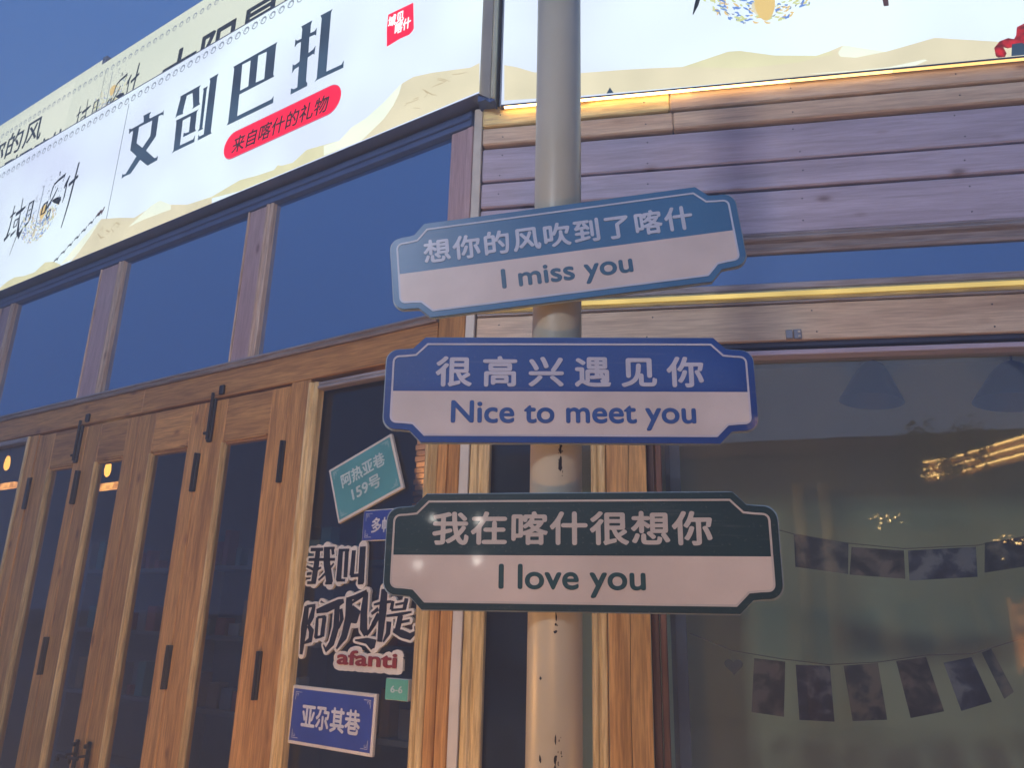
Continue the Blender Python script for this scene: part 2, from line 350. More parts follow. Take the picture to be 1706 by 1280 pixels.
# ---- folding doors
seams = [-1.067, -1.722, -2.322, -2.866, -3.436]
gl = [(-1.524, -1.212), (-2.147, -1.848), (-2.694, -2.447), (-3.222, -2.976)]
labs = ['right end leaf of the folding doors beside the jamb', 'second folding door leaf from the right', 'third folding door leaf from the right', 'fourth folding door leaf from the right']
for i in range(4):
    x1, x0 = seams[i]-.0030, seams[i+1]+.0030; g0, g1 = gl[i]
    d = mesh_ob('door_leaf', boxmesh('door_leaf', x1-x0, .055, .42, .003), M['pine_v'], shop, FL @ Matrix.Translation(((x0+x1)/2, .033, .26)), labs[i])
    fbox('stile', d, FL, x0, g0-.020, .05, 2.648, -.005, .06, 'pine_v'); fbox('stile', d, FL, g1+.012, x1, .05, 2.648, -.005, .06, 'pine_v')
    fbox('rail', d, FL, g0-.019, g1+.011, 2.425, 2.648, -.006, .06, 'pine_h')
    window('pane', FL, d, g0-.018, g1+.01, .5, 2.42, 'glass_door', .024)
    profile('bead', d, FL, [(0, -.03), (0, -.003), (.003, .005), (.008, .005), (.011, -.006), (.012, -.03)], .48, 2.412, True, g0-.0195, 'gold_v')
    fbox('bead', d, FL, g1, g1+.012, .48, 2.412, -.012, .05, 'pine_v', .002)
    fbox('bead', d, FL, g0, g1, 2.402, 2.414, -.010, .05, 'pine_h', .002); fbox('bead', d, FL, g0, g1, 2.414, 2.424, -.002, .05, 'pine_h', .002)
    if i in (1, 2):                         # lever handles either side of the middle seam
        hx = seams[2] + (.07 if i == 1 else -.04)
        h = pyd('handle', [], [], M['black_iron'], d, FL @ Matrix.Translation((hx, -.03, .87)))
        bm = bmesh.new()
        for (dx, dy, dz, sx, sy, sz) in ((0, .015, 0, .026, .012, .15), (0, -.01, .01, .012, .05, .012), (-.03 if i == 2 else -.035, -.035, .0, .085, .012, .014), (0, .0, .055, .018, .02, .02), (-.065, -.035, -.012, .014, .012, .03)):
            r_ = bmesh.ops.create_cube(bm, size=1); bmesh.ops.scale(bm, vec=(sx, sy, sz), verts=r_['verts']); bmesh.ops.translate(bm, vec=(dx, dy, dz), verts=r_['verts'])
        bmesh.ops.bevel(bm, geom=bm.edges[:], offset=.003, segments=2, affect='EDGES'); bm.to_mesh(h.data); bm.free(); h.data.materials.clear(); h.data.materials.append(M['black_iron'])
    # hinges on the right-hand seam
    if i != 2:
        for z in (1.225, 2.172):
            hn = fbox('hinge', d, FL, x1-.017, x1+.015, z, z+.20, .012, .012, 'black_iron', .003)
            bm = bmesh.new(); bmesh.ops.create_cone(bm, segments=10, radius1=.008, radius2=.008, depth=.2, cap_ends=True); me = bpy.data.meshes.new('pin'); bm.to_mesh(me); bm.free()
            mesh_ob('pin', me, M['black_iron'], hn, FL @ Matrix.Translation((x1-.001, -.014, z+.1)))
for x in (-3.436,):
    for z in (1.225, 2.172): fbox('hinge', shop, FL, x-.017, x+.015, z, z+.20, .012, .012, 'black_iron', .003)
for x in (-1.645, -2.925):                  # flush bolts at the head of two leaves
    bo = fbox('bolt', shop, FL, x-.019, x+.016, 2.425, 2.655, .010, .006, 'black_iron', .003, 'black surface bolt at the head of a door leaf')
    bm = bmesh.new(); bmesh.ops.create_cone(bm, segments=10, radius1=.008, radius2=.008, depth=.25, cap_ends=True); me = bpy.data.meshes.new('rod'); bm.to_mesh(me); bm.free()
    mesh_ob('rod', me, M['black_iron'], bo, FL @ Matrix.Translation((x, -.018, 2.56)))
    fbox('knob', bo, FL, x-.03, x-.006, 2.462, 2.477, .028, -.008, 'black_iron', .004)
    fbox('keeper', bo, FL, x+.040, x+.075, 2.672, 2.722, .016, .0, 'black_iron', .003)
fbox('jamb_board', shop, FL, -3.545, -3.440, .0, 2.655, .0, .09, 'pine_v')
w5 = window('window', FL, shop, -4.80, -3.57, .3, 2.62, 'glass_door', label='fixed glazed panel left of the folding doors')
fbox('bead', w5, FL, -3.572, -3.547, .28, 2.655, .010, .05, 'gold_v', .005); fbox('bead', w5, FL, -4.82, -3.573, 2.622, 2.655, .006, .05, 'grey_h', .004)
fbox('jamb_board', shop, FL, -5.02, -4.83, .0, 2.655, .0, .09, 'pine_v'); fbox('base_board', shop, FL, -4.83, -3.55, .0, .27, .0, .09, 'pine_h')
w6 = window('window', FL, shop, -6.6, -5.03, .3, 2.65, 'glass_door', label='fixed glazed panel at the far left end')

# ---- right facade
XR = 3.6
fbox('backing', shop, FR, .03, XR, 2.62, 3.80, -.02, .10, 'dark_gap')
for (z0, z1, out, pcs) in ((3.698, 3.795, .034, ((.03, .852, 'honey_spill_h'), (.854, XR, 'pale_h'))),
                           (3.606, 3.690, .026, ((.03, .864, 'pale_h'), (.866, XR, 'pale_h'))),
                           (3.428, 3.592, .012, ((.03, XR, 'veil_h'),)),
                           (3.298, 3.416, .014, ((.03, XR, 'veil_h'),)),
                           (3.092, 3.286, .010, ((.03, XR, 'veil_h'),))):
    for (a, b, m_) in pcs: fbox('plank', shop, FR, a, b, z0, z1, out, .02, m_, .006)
rn = random.Random(21); bm = bmesh.new()       # nail heads in the siding
for z_, o_ in ((3.745, .034), (3.645, .026), (3.56, .012), (3.46, .012), (3.36, .014), (3.24, .010), (3.14, .010), (2.75, .0), (2.67, .0)):
    for k in range(6):
        v = bmesh.ops.create_cone(bm, segments=8, radius1=.0032, radius2=.0028, depth=.0016, cap_ends=True)['verts']
        bmesh.ops.rotate(bm, verts=v, matrix=Matrix.Rotation(math.pi/2, 3, 'X')); bmesh.ops.translate(bm, vec=(.12+k*.62+rn.uniform(-.015, .015), -o_-.0006, z_+rn.uniform(-.008, .008)), verts=v)
me = bpy.data.meshes.new('nail_heads'); bm.to_mesh(me); bm.free(); tag(mesh_ob('nail_heads', me, M['black_iron'], shop, FR), kind='stuff')
profile('moulding', shop, FR, [(0, -.04), (0, .006), (.012, .012), (.018, .004), (.040, .008), (.048, .026), (.056, .030), (.064, .024), (.068, .016), (.076, .020), (.080, .016), (.080, -.04)], .03, XR, False, 3.008, 'grey_h')
window('transom_pane', FR, shop, .03, XR, 2.878, 3.008, 'glass_transom', .010, 'long narrow blue glazed strip above the sill')
fbox('sill', shop, FR, .03, XR, 2.846, 2.877, .014, .05, 'grey_h', .005)
profile('moulding', shop, FR, [(0, -.03), (0, .008), (.008, .014), (.014, .012), (.02, .020), (.030, .022), (.038, .016), (.040, -.03)], .03, XR, False, 2.804, 'gold_h')
glow_bar = fbox('glow_strip', shop, FR, .05, XR, 2.816, 2.832, .0255, -.018, 'white_v', .001); glow_bar.data.materials.clear(); glow_bar.data.materials.append(emis('added_yellow_glow', (.85, .62, .20), .75, .35, 3.0))  # glowing strip added to brighten the gold moulding
fbox('sill', shop, FR, .03, XR, 2.791, 2.803, .008, .05, 'grey_h', .003)
fbox('plank', shop, FR, .03, XR, 2.640, 2.789, .0, .05, 'pale_h')
fbox('ledge', shop, FR, .03, XR, 2.602, 2.639, -.045, .10, 'brown_h'); fbox('ledge', shop, FR, .765, XR, 2.580, 2.601, .0, .10, 'veil_h')
hg = fbox('latch', shop, FR, 1.253, 1.278, 2.642, 2.678, .012, -.001, 'steel', .002); hg2 = fbox('plate', hg, FR, 1.282, 1.311, 2.641, 2.68, .01, -.001, 'steel', .002)
for dz in (2.651, 2.669): fbox('screw', hg, FR, 1.297, 1.306, dz-.004, dz+.004, .014, -.009, 'white_v', .001)
sw = window('window', FR, shop, .09, .515, .3, 2.602, 'glass_door', .05, 'narrow window behind the pole')
profile('bead', sw, FR, bead_profile(.078, .016), .25, 2.602, True, .0275, 'gold_v')
profile('bead', sw, FR, bead_profile(.056, .016), .25, 2.602, True, .502, 'gold_v')
fbox('base_board', shop, FR, .03, .56, .0, .25, .0, .09, 'pine_h')
# cracked corner post: two timbers that have parted along a wandering split
def split_board(name, xa, xb, z0, z1, side):
    n = 40; v = []; f = []
    for k in range(n+1):
        z = z0+(z1-z0)*k/n
        w_ = .0012+.004*max(0, math.sin(z*2.3+1.2))*(1 if z < 2.2 else .25); cxx = .641+.004*math.sin(z*3.1)+.002*math.sin(z*9)
        a, b = (xa, cxx-w_) if side < 0 else (cxx+w_, xb)
        for (x, y) in ((a, -.02), (b, -.02), (b, .05), (a, .05)): v.append((x-.635, y, z-(z0+z1)/2))
    for k in range(n):
        o = k*4
        for q in range(4): f.append((o+q, o+(q+1) % 4, o+4+(q+1) % 4, o+4+q))
    f += [(3, 2, 1, 0), (n*4, n*4+1, n*4+2, n*4+3)]
    return pyd(name, v, f, M['pine_v'], shop, FR @ Matrix.Translation((.635, 0, (z0+z1)/2)), label='orange pine post split by a long crack')
split_board('post', .562, .71, .0, 2.638, -1); split_board('post', .562, .710, .0, 2.638, 1)
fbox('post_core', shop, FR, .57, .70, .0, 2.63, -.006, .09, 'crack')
fbox('window_frame', shop, FR, .712, .742, .0, 2.60, -.022, .10, 'brown_v'); fbox('window_frame', shop, FR, .744, .768, .0, 2.58, -.010, .08, 'brown_v')
window('window', FR, shop, .765, XR, .4, 2.580, 'glass_shop', .06, 'large shop window on the right')
fbox('base_board', shop, FR, .765, XR, .0, .4, .0, .09, 'pine_h')
# ---- rooms behind the glass
def wall_box(name, F, x0, x1, y0, y1, z0, z1, mat):
    fbox(name, shop, F, x0, x1, z0, z1, -y0, y1, mat, 0)
wall_box('interior_wall', FR, .1, XR+.1, 1.05, 1.15, 0, 3.2, 'room_olive'); wall_box('interior_wall', FR, XR+.02, XR+.12, .1, 1.05, 0, 3.2, 'room_olive')
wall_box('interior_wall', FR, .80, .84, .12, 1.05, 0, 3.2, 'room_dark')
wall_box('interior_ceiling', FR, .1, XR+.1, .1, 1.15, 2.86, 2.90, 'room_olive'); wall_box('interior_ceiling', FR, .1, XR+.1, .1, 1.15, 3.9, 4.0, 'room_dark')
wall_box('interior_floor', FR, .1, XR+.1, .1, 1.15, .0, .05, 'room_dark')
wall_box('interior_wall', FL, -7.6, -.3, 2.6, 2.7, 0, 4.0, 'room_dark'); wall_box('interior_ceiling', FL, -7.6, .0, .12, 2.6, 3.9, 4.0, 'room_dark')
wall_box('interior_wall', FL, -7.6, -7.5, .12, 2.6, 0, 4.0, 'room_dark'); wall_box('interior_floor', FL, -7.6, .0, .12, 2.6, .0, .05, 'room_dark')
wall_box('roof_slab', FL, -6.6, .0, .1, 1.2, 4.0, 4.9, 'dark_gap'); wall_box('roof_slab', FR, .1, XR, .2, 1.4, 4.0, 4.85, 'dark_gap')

# ================================================================== illuminated signs
fab = emis('backlit_fabric', (.63, .74, .79), 1.0, .1, 1.1, (.52, .58, .73))
fab2 = emis('backlit_fabric_aged', (.60, .63, .52), 1.0, .1, .7, (.53, .57, .47))
ink = emis('backlit_navy_ink', (.038, .075, .125), 1.0, .1, 2.0, (.022, .035, .06)); ink_dark = emis('backlit_black_ink', (.012, .016, .022))
ink_brown = emis('backlit_brown_ink', (.06, .03, .035)); red = emis('backlit_red_print', (.90, .012, .055)); red_rim = emis('backlit_pink_rim', (.42, .10, .16))
sand = emis('backlit_sand_print', (.60, .55, .39), 1.0, .2, 3.5, (.52, .48, .34)); sand_pale = emis('backlit_pale_sand_print', (.70, .74, .60), 1.0, .08, 4, (.62, .68, .58)); sand_mid = emis('backlit_sand_shadow_print', (.58, .56, .36), 1.0, .1, 6)
sand_dark = emis('backlit_sand_ripple_print', (.40, .33, .20)); ochre = emis('backlit_ochre_print', (.58, .42, .16)); lime = emis('backlit_lime_print', (.46, .50, .22)); blue_p = emis('backlit_blue_print', (.10, .20, .48)); grey_p = emis('backlit_grey_print', (.16, .19, .25)); white_p = emis('backlit_white_print', (.85, .88, .90))
grey_line = emis('backlit_thin_line', (.22, .25, .33))

def ornament(parent, F, cx, cz, rad, y, n=150, seed=3):
    """round emblem: rings of little coloured strokes round a lute"""
    rnd = random.Random(seed); cols = [grey_p, grey_p, ochre, lime, blue_p, grey_p]
    for ci, m_ in enumerate((grey_p, ochre, lime, blue_p)):
        bm = bmesh.new()
        for k in range(n // 4):
            rr = rad*math.sqrt(rnd.uniform(.12, 1)) if ci else rad*math.sqrt(rnd.uniform(.05, 1)); a = rnd.uniform(0, 6.28)
            if ci in (1, 2, 3) and math.sin(a) > .15: a = -a
            x, z = rr*math.cos(a), rr*math.sin(a); L_ = rad*rnd.uniform(.05, .12); w = rad*.012*(1.5 if ci else 1); t = a+1.57+rnd.uniform(-.7, .7); bend = rnd.uniform(-1.2, 1.2)
            pv = None
            for j in range(5):
                s_ = (j/4-.5)*L_; tt = t+bend*(j/4-.5); px, pz = x+s_*math.cos(tt), z+s_*math.sin(tt); nx, nz = -math.sin(tt)*w*(1-abs(j/2-1)*.6), math.cos(tt)*w*(1-abs(j/2-1)*.6)
                cur = (bm.verts.new((px+nx, -k*1e-5, pz+nz)), bm.verts.new((px-nx, -k*1e-5, pz-nz)))
                if pv: bm.faces.new((pv[0], pv[1], cur[1], cur[0]))
                pv = cur
        me = bpy.data.meshes.new('emblem_strokes'); bm.to_mesh(me); bm.free()
        tag(mesh_ob('emblem_strokes', me, m_, parent, F @ Matrix.Translation((cx, y-.0004*ci, cz))), kind='stuff')
    # lute: long neck and pear body
    c = [(.10*rad*math.sin(t)*(1-.45*math.cos(t)), -.42*rad-.22*rad*math.cos(t+3.14)*-1) for t in [6.283*k/20 for k in range(20)]]
    poly2d('emblem_lute', [[(cx+.16*rad+a*1.7, cz+b+.28*rad) for a, b in c]], ochre, parent, F, y-.002)
    poly2d('emblem_lute', [[(cx-.10*rad+a*.7, cz-.45*rad+b*.6) for a, b in c]], sand, parent, F, y-.002)
    poly2d('emblem_neck', [[(cx-.115*rad, cz-.7*rad), (cx-.085*rad, cz-.7*rad), (cx-.085*rad, cz+.75*rad), (cx-.115*rad, cz+.75*rad)]], grey_p, parent, F, y-.0024)
def brush(parent, F, strokes, mat, y, name='brush_lettering'):
    """one brush-written character group from (x,z,width) stroke polylines"""
    bm = bmesh.new(); cx = sum(s[0][0] for s in strokes)/len(strokes); cz = sum(s[0][1] for s in strokes)/len(strokes)
    for k, s in enumerate(strokes):
        pv = None; yy = -k*2e-5
        for i in range(len(s)):
            a = s[max(0, i-1)]; b = s[min(len(s)-1, i+1)]; dx, dz = b[0]-a[0], b[1]-a[1]; ln = math.hypot(dx, dz) or 1; nx, nz = -dz/ln*s[i][2]/2, dx/ln*s[i][2]/2
            cur = (bm.verts.new((s[i][0]+nx-cx, yy, s[i][1]+nz-cz)), bm.verts.new((s[i][0]-nx-cx, yy, s[i][1]-nz-cz)))
            if pv: bm.faces.new((pv[0], pv[1], cur[1], cur[0]))
            pv = cur
    me = bpy.data.meshes.new(name); bm.to_mesh(me); bm.free()
    return mesh_ob(name, me, mat, parent, F @ Matrix.Translation((cx, y, cz)))
def logo_text(parent, F, ox, oz, s, y):
    """the four brush characters written across the emblem, each its own part; unit = letter height"""
    G = {'yu': [[(-1.62, .30, .05), (-1.50, .36, .08), (-1.36, .38, .05)], [(-1.50, .62, .05), (-1.50, .0, .07), (-1.56, -.32, .09)], [(-1.66, -.34, .12), (-1.50, -.27, .08), (-1.38, -.2, .03)], [(-1.32, .30, .11), (-1.0, .36, .11), (-.86, .40, .05)],
                [(-1.12, .72, .04), (-1.06, .1, .06), (-.98, -.3, .12), (-.86, -.42, .22), (-.74, -.26, .05)], [(-1.30, .12, .06), (-1.12, .14, .06), (-1.13, -.06, .06), (-1.28, -.08, .06), (-1.30, .12, .06)], [(-1.34, -.30, .10), (-1.20, -.24, .07), (-1.1, -.2, .03)], [(-.84, .0, .03), (-1.02, -.5, .04), (-1.14, -.9, .02)]],
         'jian': [[(-.70, .42, .08), (-.48, .46, .09), (-.47, -.05, .07)], [(-.68, .42, .06), (-.70, -.04, .06)], [(-.64, .22, .04), (-.54, .24, .04)], [(-.64, .08, .04), (-.54, .10, .04)], [(-.66, -.20, .09), (-.52, -.14, .06), (-.44, -.02, .03)]],
         'ka': [[(.10, .16, .08), (.28, .20, .09), (.25, -.08, .08), (.08, -.10, .07), (.10, .16, .08)], [(.60, .95, .06), (.62, .82, .04)], [(.42, .62, .06), (.60, .70, .08), (.90, .76, .12), (.84, .58, .03)], [(.42, .62, .06), (.36, .36, .05), (.38, .22, .02)], [(.66, .48, .05), (.55, .28, .06), (.36, .05, .09), (.28, -.04, .04)], [(.52, .16, .05), (.70, .12, .16), (.92, .04, .2), (.94, .08, .04)],
                [(.40, -.12, .06), (.54, -.08, .07), (.52, -.26, .06), (.40, -.28, .06), (.40, -.12, .06)]],
         'shi': [[(1.14, .66, .05), (1.04, .46, .12), (.98, .36, .04)], [(1.08, .44, .06), (1.08, .1, .06), (1.04, -.05, .03)], [(1.18, .38, .11), (1.36, .44, .10), (1.56, .52, .09)], [(1.46, .92, .07), (1.42, .5, .08), (1.36, -.2, .07), (1.26, -.78, .04)]]}
    for k, st in G.items():
        brush(parent, F, [[(ox+a*s, oz+b*s, c*s) for a, b, c in q] for q in st], ink_dark, y-.0005, 'lettering')
def camels(parent, F, x0, z0, x1, z1, n, h, y, mat):
    bm = bmesh.new()
    for k in range(n):
        t = k/(n-1); cx, cz = x0+(x1-x0)*t, z0+(z1-z0)*t
        pts = [(-.5, .0), (-.42, .35), (-.3, .5), (-.12, .42), (.0, .75), (.12, .48), (.25, .72), (.36, .45), (.5, .62), (.56, .95), (.7, .9), (.62, .55), (.45, .28), (.40, 0), (.34, 0), (.3, .25), (-.25, .22), (-.34, 0)]
        bm.faces.new([bm.verts.new((cx+a*h, -k*1e-5, cz+b*h*.8)) for a, b in pts])
    me = bpy.data.meshes.new('camel_train'); bm.to_mesh(me); bm.free(); tag(mesh_ob('camel_train', me, mat, parent, F @ Matrix.Translation((0, y, 0))), kind='stuff')

# ---- left light box
TOPL, BOTL, YO = 5.045, 3.826, -.08
lb = thing('light_box_sign', 'long white illuminated sign box over the folding doors with large navy characters', 'sign', mat4=FL @ Matrix.Translation((-3.1, 0, BOTL)))
fbox('fabric_face', lb, FL, -6.6, .055, BOTL, TOPL, .0785, -.074, 'white_v', 0).data.materials.clear()
lb.children[0].data.materials.append(fab)
fbox('box_body', lb, FL, -6.6, .055, BOTL+.002, TOPL-.002, .0735, .12, 'soffit', .002)
for z in (BOTL-.006, TOPL): fbox('edge_trim', lb, FL, -6.6, .058, z, z+.006, .082, .12, 'steel', .001)
for x in (-2.965, -5.93): fbox('seam', lb, FL, x-.0025, x+.0025, 4.03 if x > -3 else BOTL, TOPL-.1, .0795, -.079, 'dark_gap', 0)
GL = dict(wen=[[(-2.892, 4.715), (-2.861, 4.701), (-2.722, 4.704), (-2.734, 4.747), (-2.741, 4.76), (-2.667, 4.76), (-2.652, 4.757), (-2.665, 4.741), (-2.662, 4.715), (-2.652, 4.707), (-2.51, 4.703), (-2.502, 4.715), (-2.494, 4.669), (-2.512, 4.684), (-2.55, 4.686), (-2.54, 4.53), (-2.627, 4.452), (-2.508, 4.355), (-2.49, 4.354), (-2.472, 4.36), (-2.473, 4.329), (-2.576, 4.323), (-2.679, 4.401), (-2.765, 4.325), (-2.833, 4.327), (-2.866, 4.321), (-2.868, 4.356), (-2.849, 4.345), (-2.826, 4.342), (-2.732, 4.445), (-2.825, 4.522), (-2.835, 4.676), (-2.861, 4.68), (-2.881, 4.667)], [(-2.769, 4.683), (-2.619, 4.679), (-2.607, 4.554), (-2.678, 4.491), (-2.763, 4.556)]],
          chuang=[[(-2.332, 4.753), (-2.144, 4.755), (-2.127, 4.756), (-2.135, 4.738), (-2.11, 4.619), (-2.096, 4.603), (-2.176, 4.599), (-2.167, 4.61), (-2.201, 4.727), (-2.262, 4.731), (-2.276, 4.615), (-2.267, 4.597), (-2.329, 4.604), (-2.348, 4.597), (-2.328, 4.735)], [(-2.336, 4.572), (-2.113, 4.568), (-2.106, 4.57), (-2.119, 4.555), (-2.109, 4.43), (-2.094, 4.41), (-2.225, 4.411), (-2.223, 4.443), (-2.209, 4.433), (-2.168, 4.427), (-2.178, 4.546), (-2.259, 4.546), (-2.244, 4.357), (-2.109, 4.355), (-2.097, 4.378), (-2.093, 4.33), (-2.295, 4.331), (-2.319, 4.327), (-2.305, 4.342), (-2.327, 4.556)], [(-2.093, 4.713), (-2.046, 4.715), (-2.052, 4.694), (-2.033, 4.412), (-2.023, 4.398), (-2.074, 4.397), (-2.062, 4.413), (-2.084, 4.699)], [(-2.04, 4.766), (-1.963, 4.769), (-1.953, 4.77), (-1.961, 4.745), (-1.938, 4.348), (-1.926, 4.331), (-2.059, 4.329), (-2.061, 4.37), (-2.047, 4.352), (-2.006, 4.353), (-2.029, 4.747)]],
          ba=[[(-1.81, 4.758), (-1.429, 4.763), (-1.416, 4.765), (-1.424, 4.745), (-1.414, 4.539), (-1.403, 4.52), (-1.708, 4.519), (-1.698, 4.365), (-1.397, 4.365), (-1.385, 4.381), (-1.381, 4.334), (-1.769, 4.334), (-1.786, 4.336), (-1.776, 4.352), (-1.797, 4.739)], [(-1.723, 4.738), (-1.645, 4.735), (-1.632, 4.546), (-1.707, 4.545)], [(-1.579, 4.74), (-1.502, 4.735), (-1.491, 4.54), (-1.567, 4.545)]],
          zha=[[(-1.219, 4.781), (-1.13, 4.782), (-1.138, 4.755), (-1.134, 4.697), (-1.1, 4.694), (-1.084, 4.709), (-1.083, 4.658), (-1.096, 4.669), (-1.138, 4.673), (-1.13, 4.561), (-1.094, 4.568), (-1.077, 4.585), (-1.079, 4.529), (-1.09, 4.539), (-1.131, 4.532), (-1.122, 4.373), (-1.109, 4.356), (-1.108, 4.336), (-1.238, 4.333), (-1.241, 4.373), (-1.228, 4.367), (-1.216, 4.358), (-1.188, 4.359), (-1.197, 4.501), (-1.23, 4.497), (-1.248, 4.477), (-1.252, 4.539), (-1.234, 4.524), (-1.196, 4.533), (-1.204, 4.67), (-1.235, 4.671), (-1.254, 4.654), (-1.256, 4.709), (-1.238, 4.693), (-1.204, 4.691), (-1.207, 4.759)], [(-1.065, 4.784), (-0.985, 4.782), (-0.971, 4.785), (-0.98, 4.767), (-0.966, 4.369), (-0.852, 4.366), (-0.838, 4.386), (-0.836, 4.34), (-1.034, 4.344), (-1.048, 4.338), (-1.036, 4.357), (-1.052, 4.758)]],
          stamp=[(-0.541, 4.539), (-0.375, 4.533), (-0.359, 4.37), (-0.367, 4.357), (-0.387, 4.345), (-0.446, 4.348), (-0.532, 4.338), (-0.543, 4.455)],
          duneL1=[(0.055, 3.988), (0.005, 3.984), (-0.114, 4.019), (-0.223, 4.051), (-0.338, 4.076), (-0.41, 4.067), (-0.424, 4.014), (-0.454, 3.961), (-0.511, 3.904), (-0.62, 3.851), (-0.65, 3.831), (0.061, 3.834)],
          duneL1pale=[(-0.414, 4.069), (-0.52, 4.004), (-0.634, 3.954), (-0.731, 3.937), (-0.808, 3.887), (-0.921, 3.895), (-0.913, 3.835), (-0.65, 3.831), (-0.511, 3.904), (-0.454, 3.961), (-0.424, 4.014)],
          duneL2=[(-0.808, 3.887), (-0.943, 3.903), (-1.052, 3.916), (-1.107, 3.89), (-1.15, 3.872), (-1.236, 3.882), (-1.271, 3.897), (-1.296, 3.876), (-1.429, 3.885), (-1.584, 3.904), (-1.827, 3.872), (-1.956, 3.878), (-2.057, 3.888), (-1.57, 3.831), (-0.802, 3.832)],
          duneL3=[(-1.827, 3.872), (-2.057, 3.888), (-2.231, 3.939), (-2.358, 4.005), (-2.446, 3.985), (-2.619, 3.959), (-2.819, 4.015), (-3.027, 4.065), (-3.125, 3.967), (-3.24, 3.872), (-3.322, 3.825), (-1.817, 3.825)],
          duneL3pale=[(-2.358, 4.005), (-2.449, 3.995), (-2.663, 3.907), (-2.503, 3.914), (-2.223, 3.904), (-2.231, 3.939)],
          duneL3p2=[(-3.027, 4.065), (-3.211, 3.981), (-3.455, 3.836), (-3.325, 3.835), (-3.24, 3.872), (-3.125, 3.967)],
          duneL4=[(-3.455, 3.836), (-3.559, 3.883), (-3.685, 3.909), (-3.753, 3.884), (-3.811, 3.862), (-3.966, 3.868), (-4.105, 3.891), (-4.212, 3.882), (-4.312, 3.851), (-4.301, 3.824), (-3.452, 3.826)],
          duneR=[(0.126, 3.993), (0.181, 3.976), (0.264, 3.937), (0.474, 3.909), (0.653, 3.904), (0.785, 3.897), (0.912, 3.888), (0.963, 3.902), (1.106, 3.943), (1.155, 3.941), (1.293, 3.9), (1.46, 3.878), (1.514, 3.894), (1.57, 3.917), (1.628, 3.897), (1.729, 3.864), (1.8, 3.88), (1.923, 3.909), (2.158, 3.859), (2.246, 3.845), (2.234, 3.769), (1.284, 3.774), (0.471, 3.791), (0.131, 3.803)],
          duneRpale=[(1.57, 3.917), (1.546, 3.881), (1.553, 3.862), (1.611, 3.849), (1.729, 3.864), (1.628, 3.897)],
          duneRpale2=[(1.417, 3.792), (1.593, 3.786), (1.732, 3.787), (1.871, 3.808), (1.882, 3.803), (1.834, 3.783), (1.545, 3.774)],
          duneRtop=[(0.912, 3.888), (0.963, 3.902), (1.106, 3.943), (1.155, 3.941), (1.293, 3.9), (1.46, 3.878), (1.514, 3.894), (1.531, 3.877), (1.386, 3.855), (1.289, 3.852), (1.167, 3.851), (0.912, 3.888)])
for nm, g in (('wen', [GL['wen']]), ('chuang', [[q] for q in GL['chuang']]), ('ba', [GL['ba']]), ('zha', [[q] for q in GL['zha']])):
    for loops in g: poly2d('lettering', loops, ink, lb, FL, YO-.0015)
pill = []
for k in range(13): a = -math.pi/2+math.pi*k/12; pill.append((-.918+.086*math.cos(a), 4.17+.086*math.sin(a)))
for k in range(13): a = math.pi/2+math.pi*k/12; pill.append((-1.69+.086*math.cos(a), 4.168+.086*math.sin(a)))
pr = poly2d('red_pill', [[(x, 4.169+(z-4.169)*1.07) for x, z in pill]], red_rim, lb, FL, YO-.0012)
poly2d('pill_face', [pill], red, lb, FL, YO-.0026)
lettering('lettering', '来自喀什的礼物', (-1.70, -.925, 4.105, 4.215), ink_dark, lb, FL, YO-.004, .012, skew=.10)
poly2d('red_stamp', [GL['stamp']], red, lb, FL, YO-.0015)
lettering('stamp_lettering', '域见', (-.535, -.43, 4.45, 4.52), white_p, lb, FL, YO-.0032, .03); lettering('stamp_lettering', '喀什', (-.485, -.38, 4.385, 4.455), white_p, lb, FL, YO-.0032, .03)
for nm, m_, dy in (('duneL1', sand, .0012), ('duneL1pale', sand_pale, .0016), ('duneL2', sand_mid, .0012), ('duneL3', sand, .0010), ('duneL3pale', sand_pale, .0022), ('duneL3p2', sand_pale, .0020), ('duneL4', sand_mid, .0012)):
    poly2d('dune_print', [GL[nm]], m_, lb, FL, YO-dy, .0008)
ornament(lb, FL, -3.93, 4.40, .275, YO-.0012, 420)
logo_text(lb, FL, -3.93, 4.375, .30, YO-.004)
camels(lb, FL, -3.53, 3.875, -3.08, 4.09, 7, .055, YO-.003, ink_dark); camels(lb, FL, -3.06, 4.10, -3.055, 4.10, 2, .07, YO-.0032, ink_brown)
def border(parent, F, x0, x1, z, z2, step, r, y, mat):
    bm = bmesh.new(); n = int((x1-x0)/step)
    for k in range(n):
        cx = x0+k*step; cz = z+(z2-z)*k/n; pv = None
        for j in range(20):                 # little spiral
            a = j*.52; rr = r*(1-max(0, j-11)*.075); w = r*.15; c = (bm.verts.new((cx+(rr+w)*math.cos(a), -j*1e-5, cz+(rr+w)*math.sin(a))), bm.verts.new((cx+(rr-w)*math.cos(a), -j*1e-5, cz+(rr-w)*math.sin(a))))
            if pv: bm.faces.new((pv[0], pv[1], c[1], c[0]))
            pv = c
        for s_ in (1,):
            v = [(cx+step/2+a*r*.18, -.0001, cz+s_*r*.9+b*r*.18) for a, b in ((-1, 0), (0, -1), (1, 0), (0, 1))]; bm.faces.new([bm.verts.new(q) for q in v])
    me = bpy.data.meshes.new('border_print'); bm.to_mesh(me); bm.free(); tag(mesh_ob('border_print', me, mat, parent, F @ Matrix.Translation((0, y, 0))), kind='stuff')
border(lb, FL, -6.0, -.1, 4.93, 5.015, .079, .024, YO-.0012, grey_p)
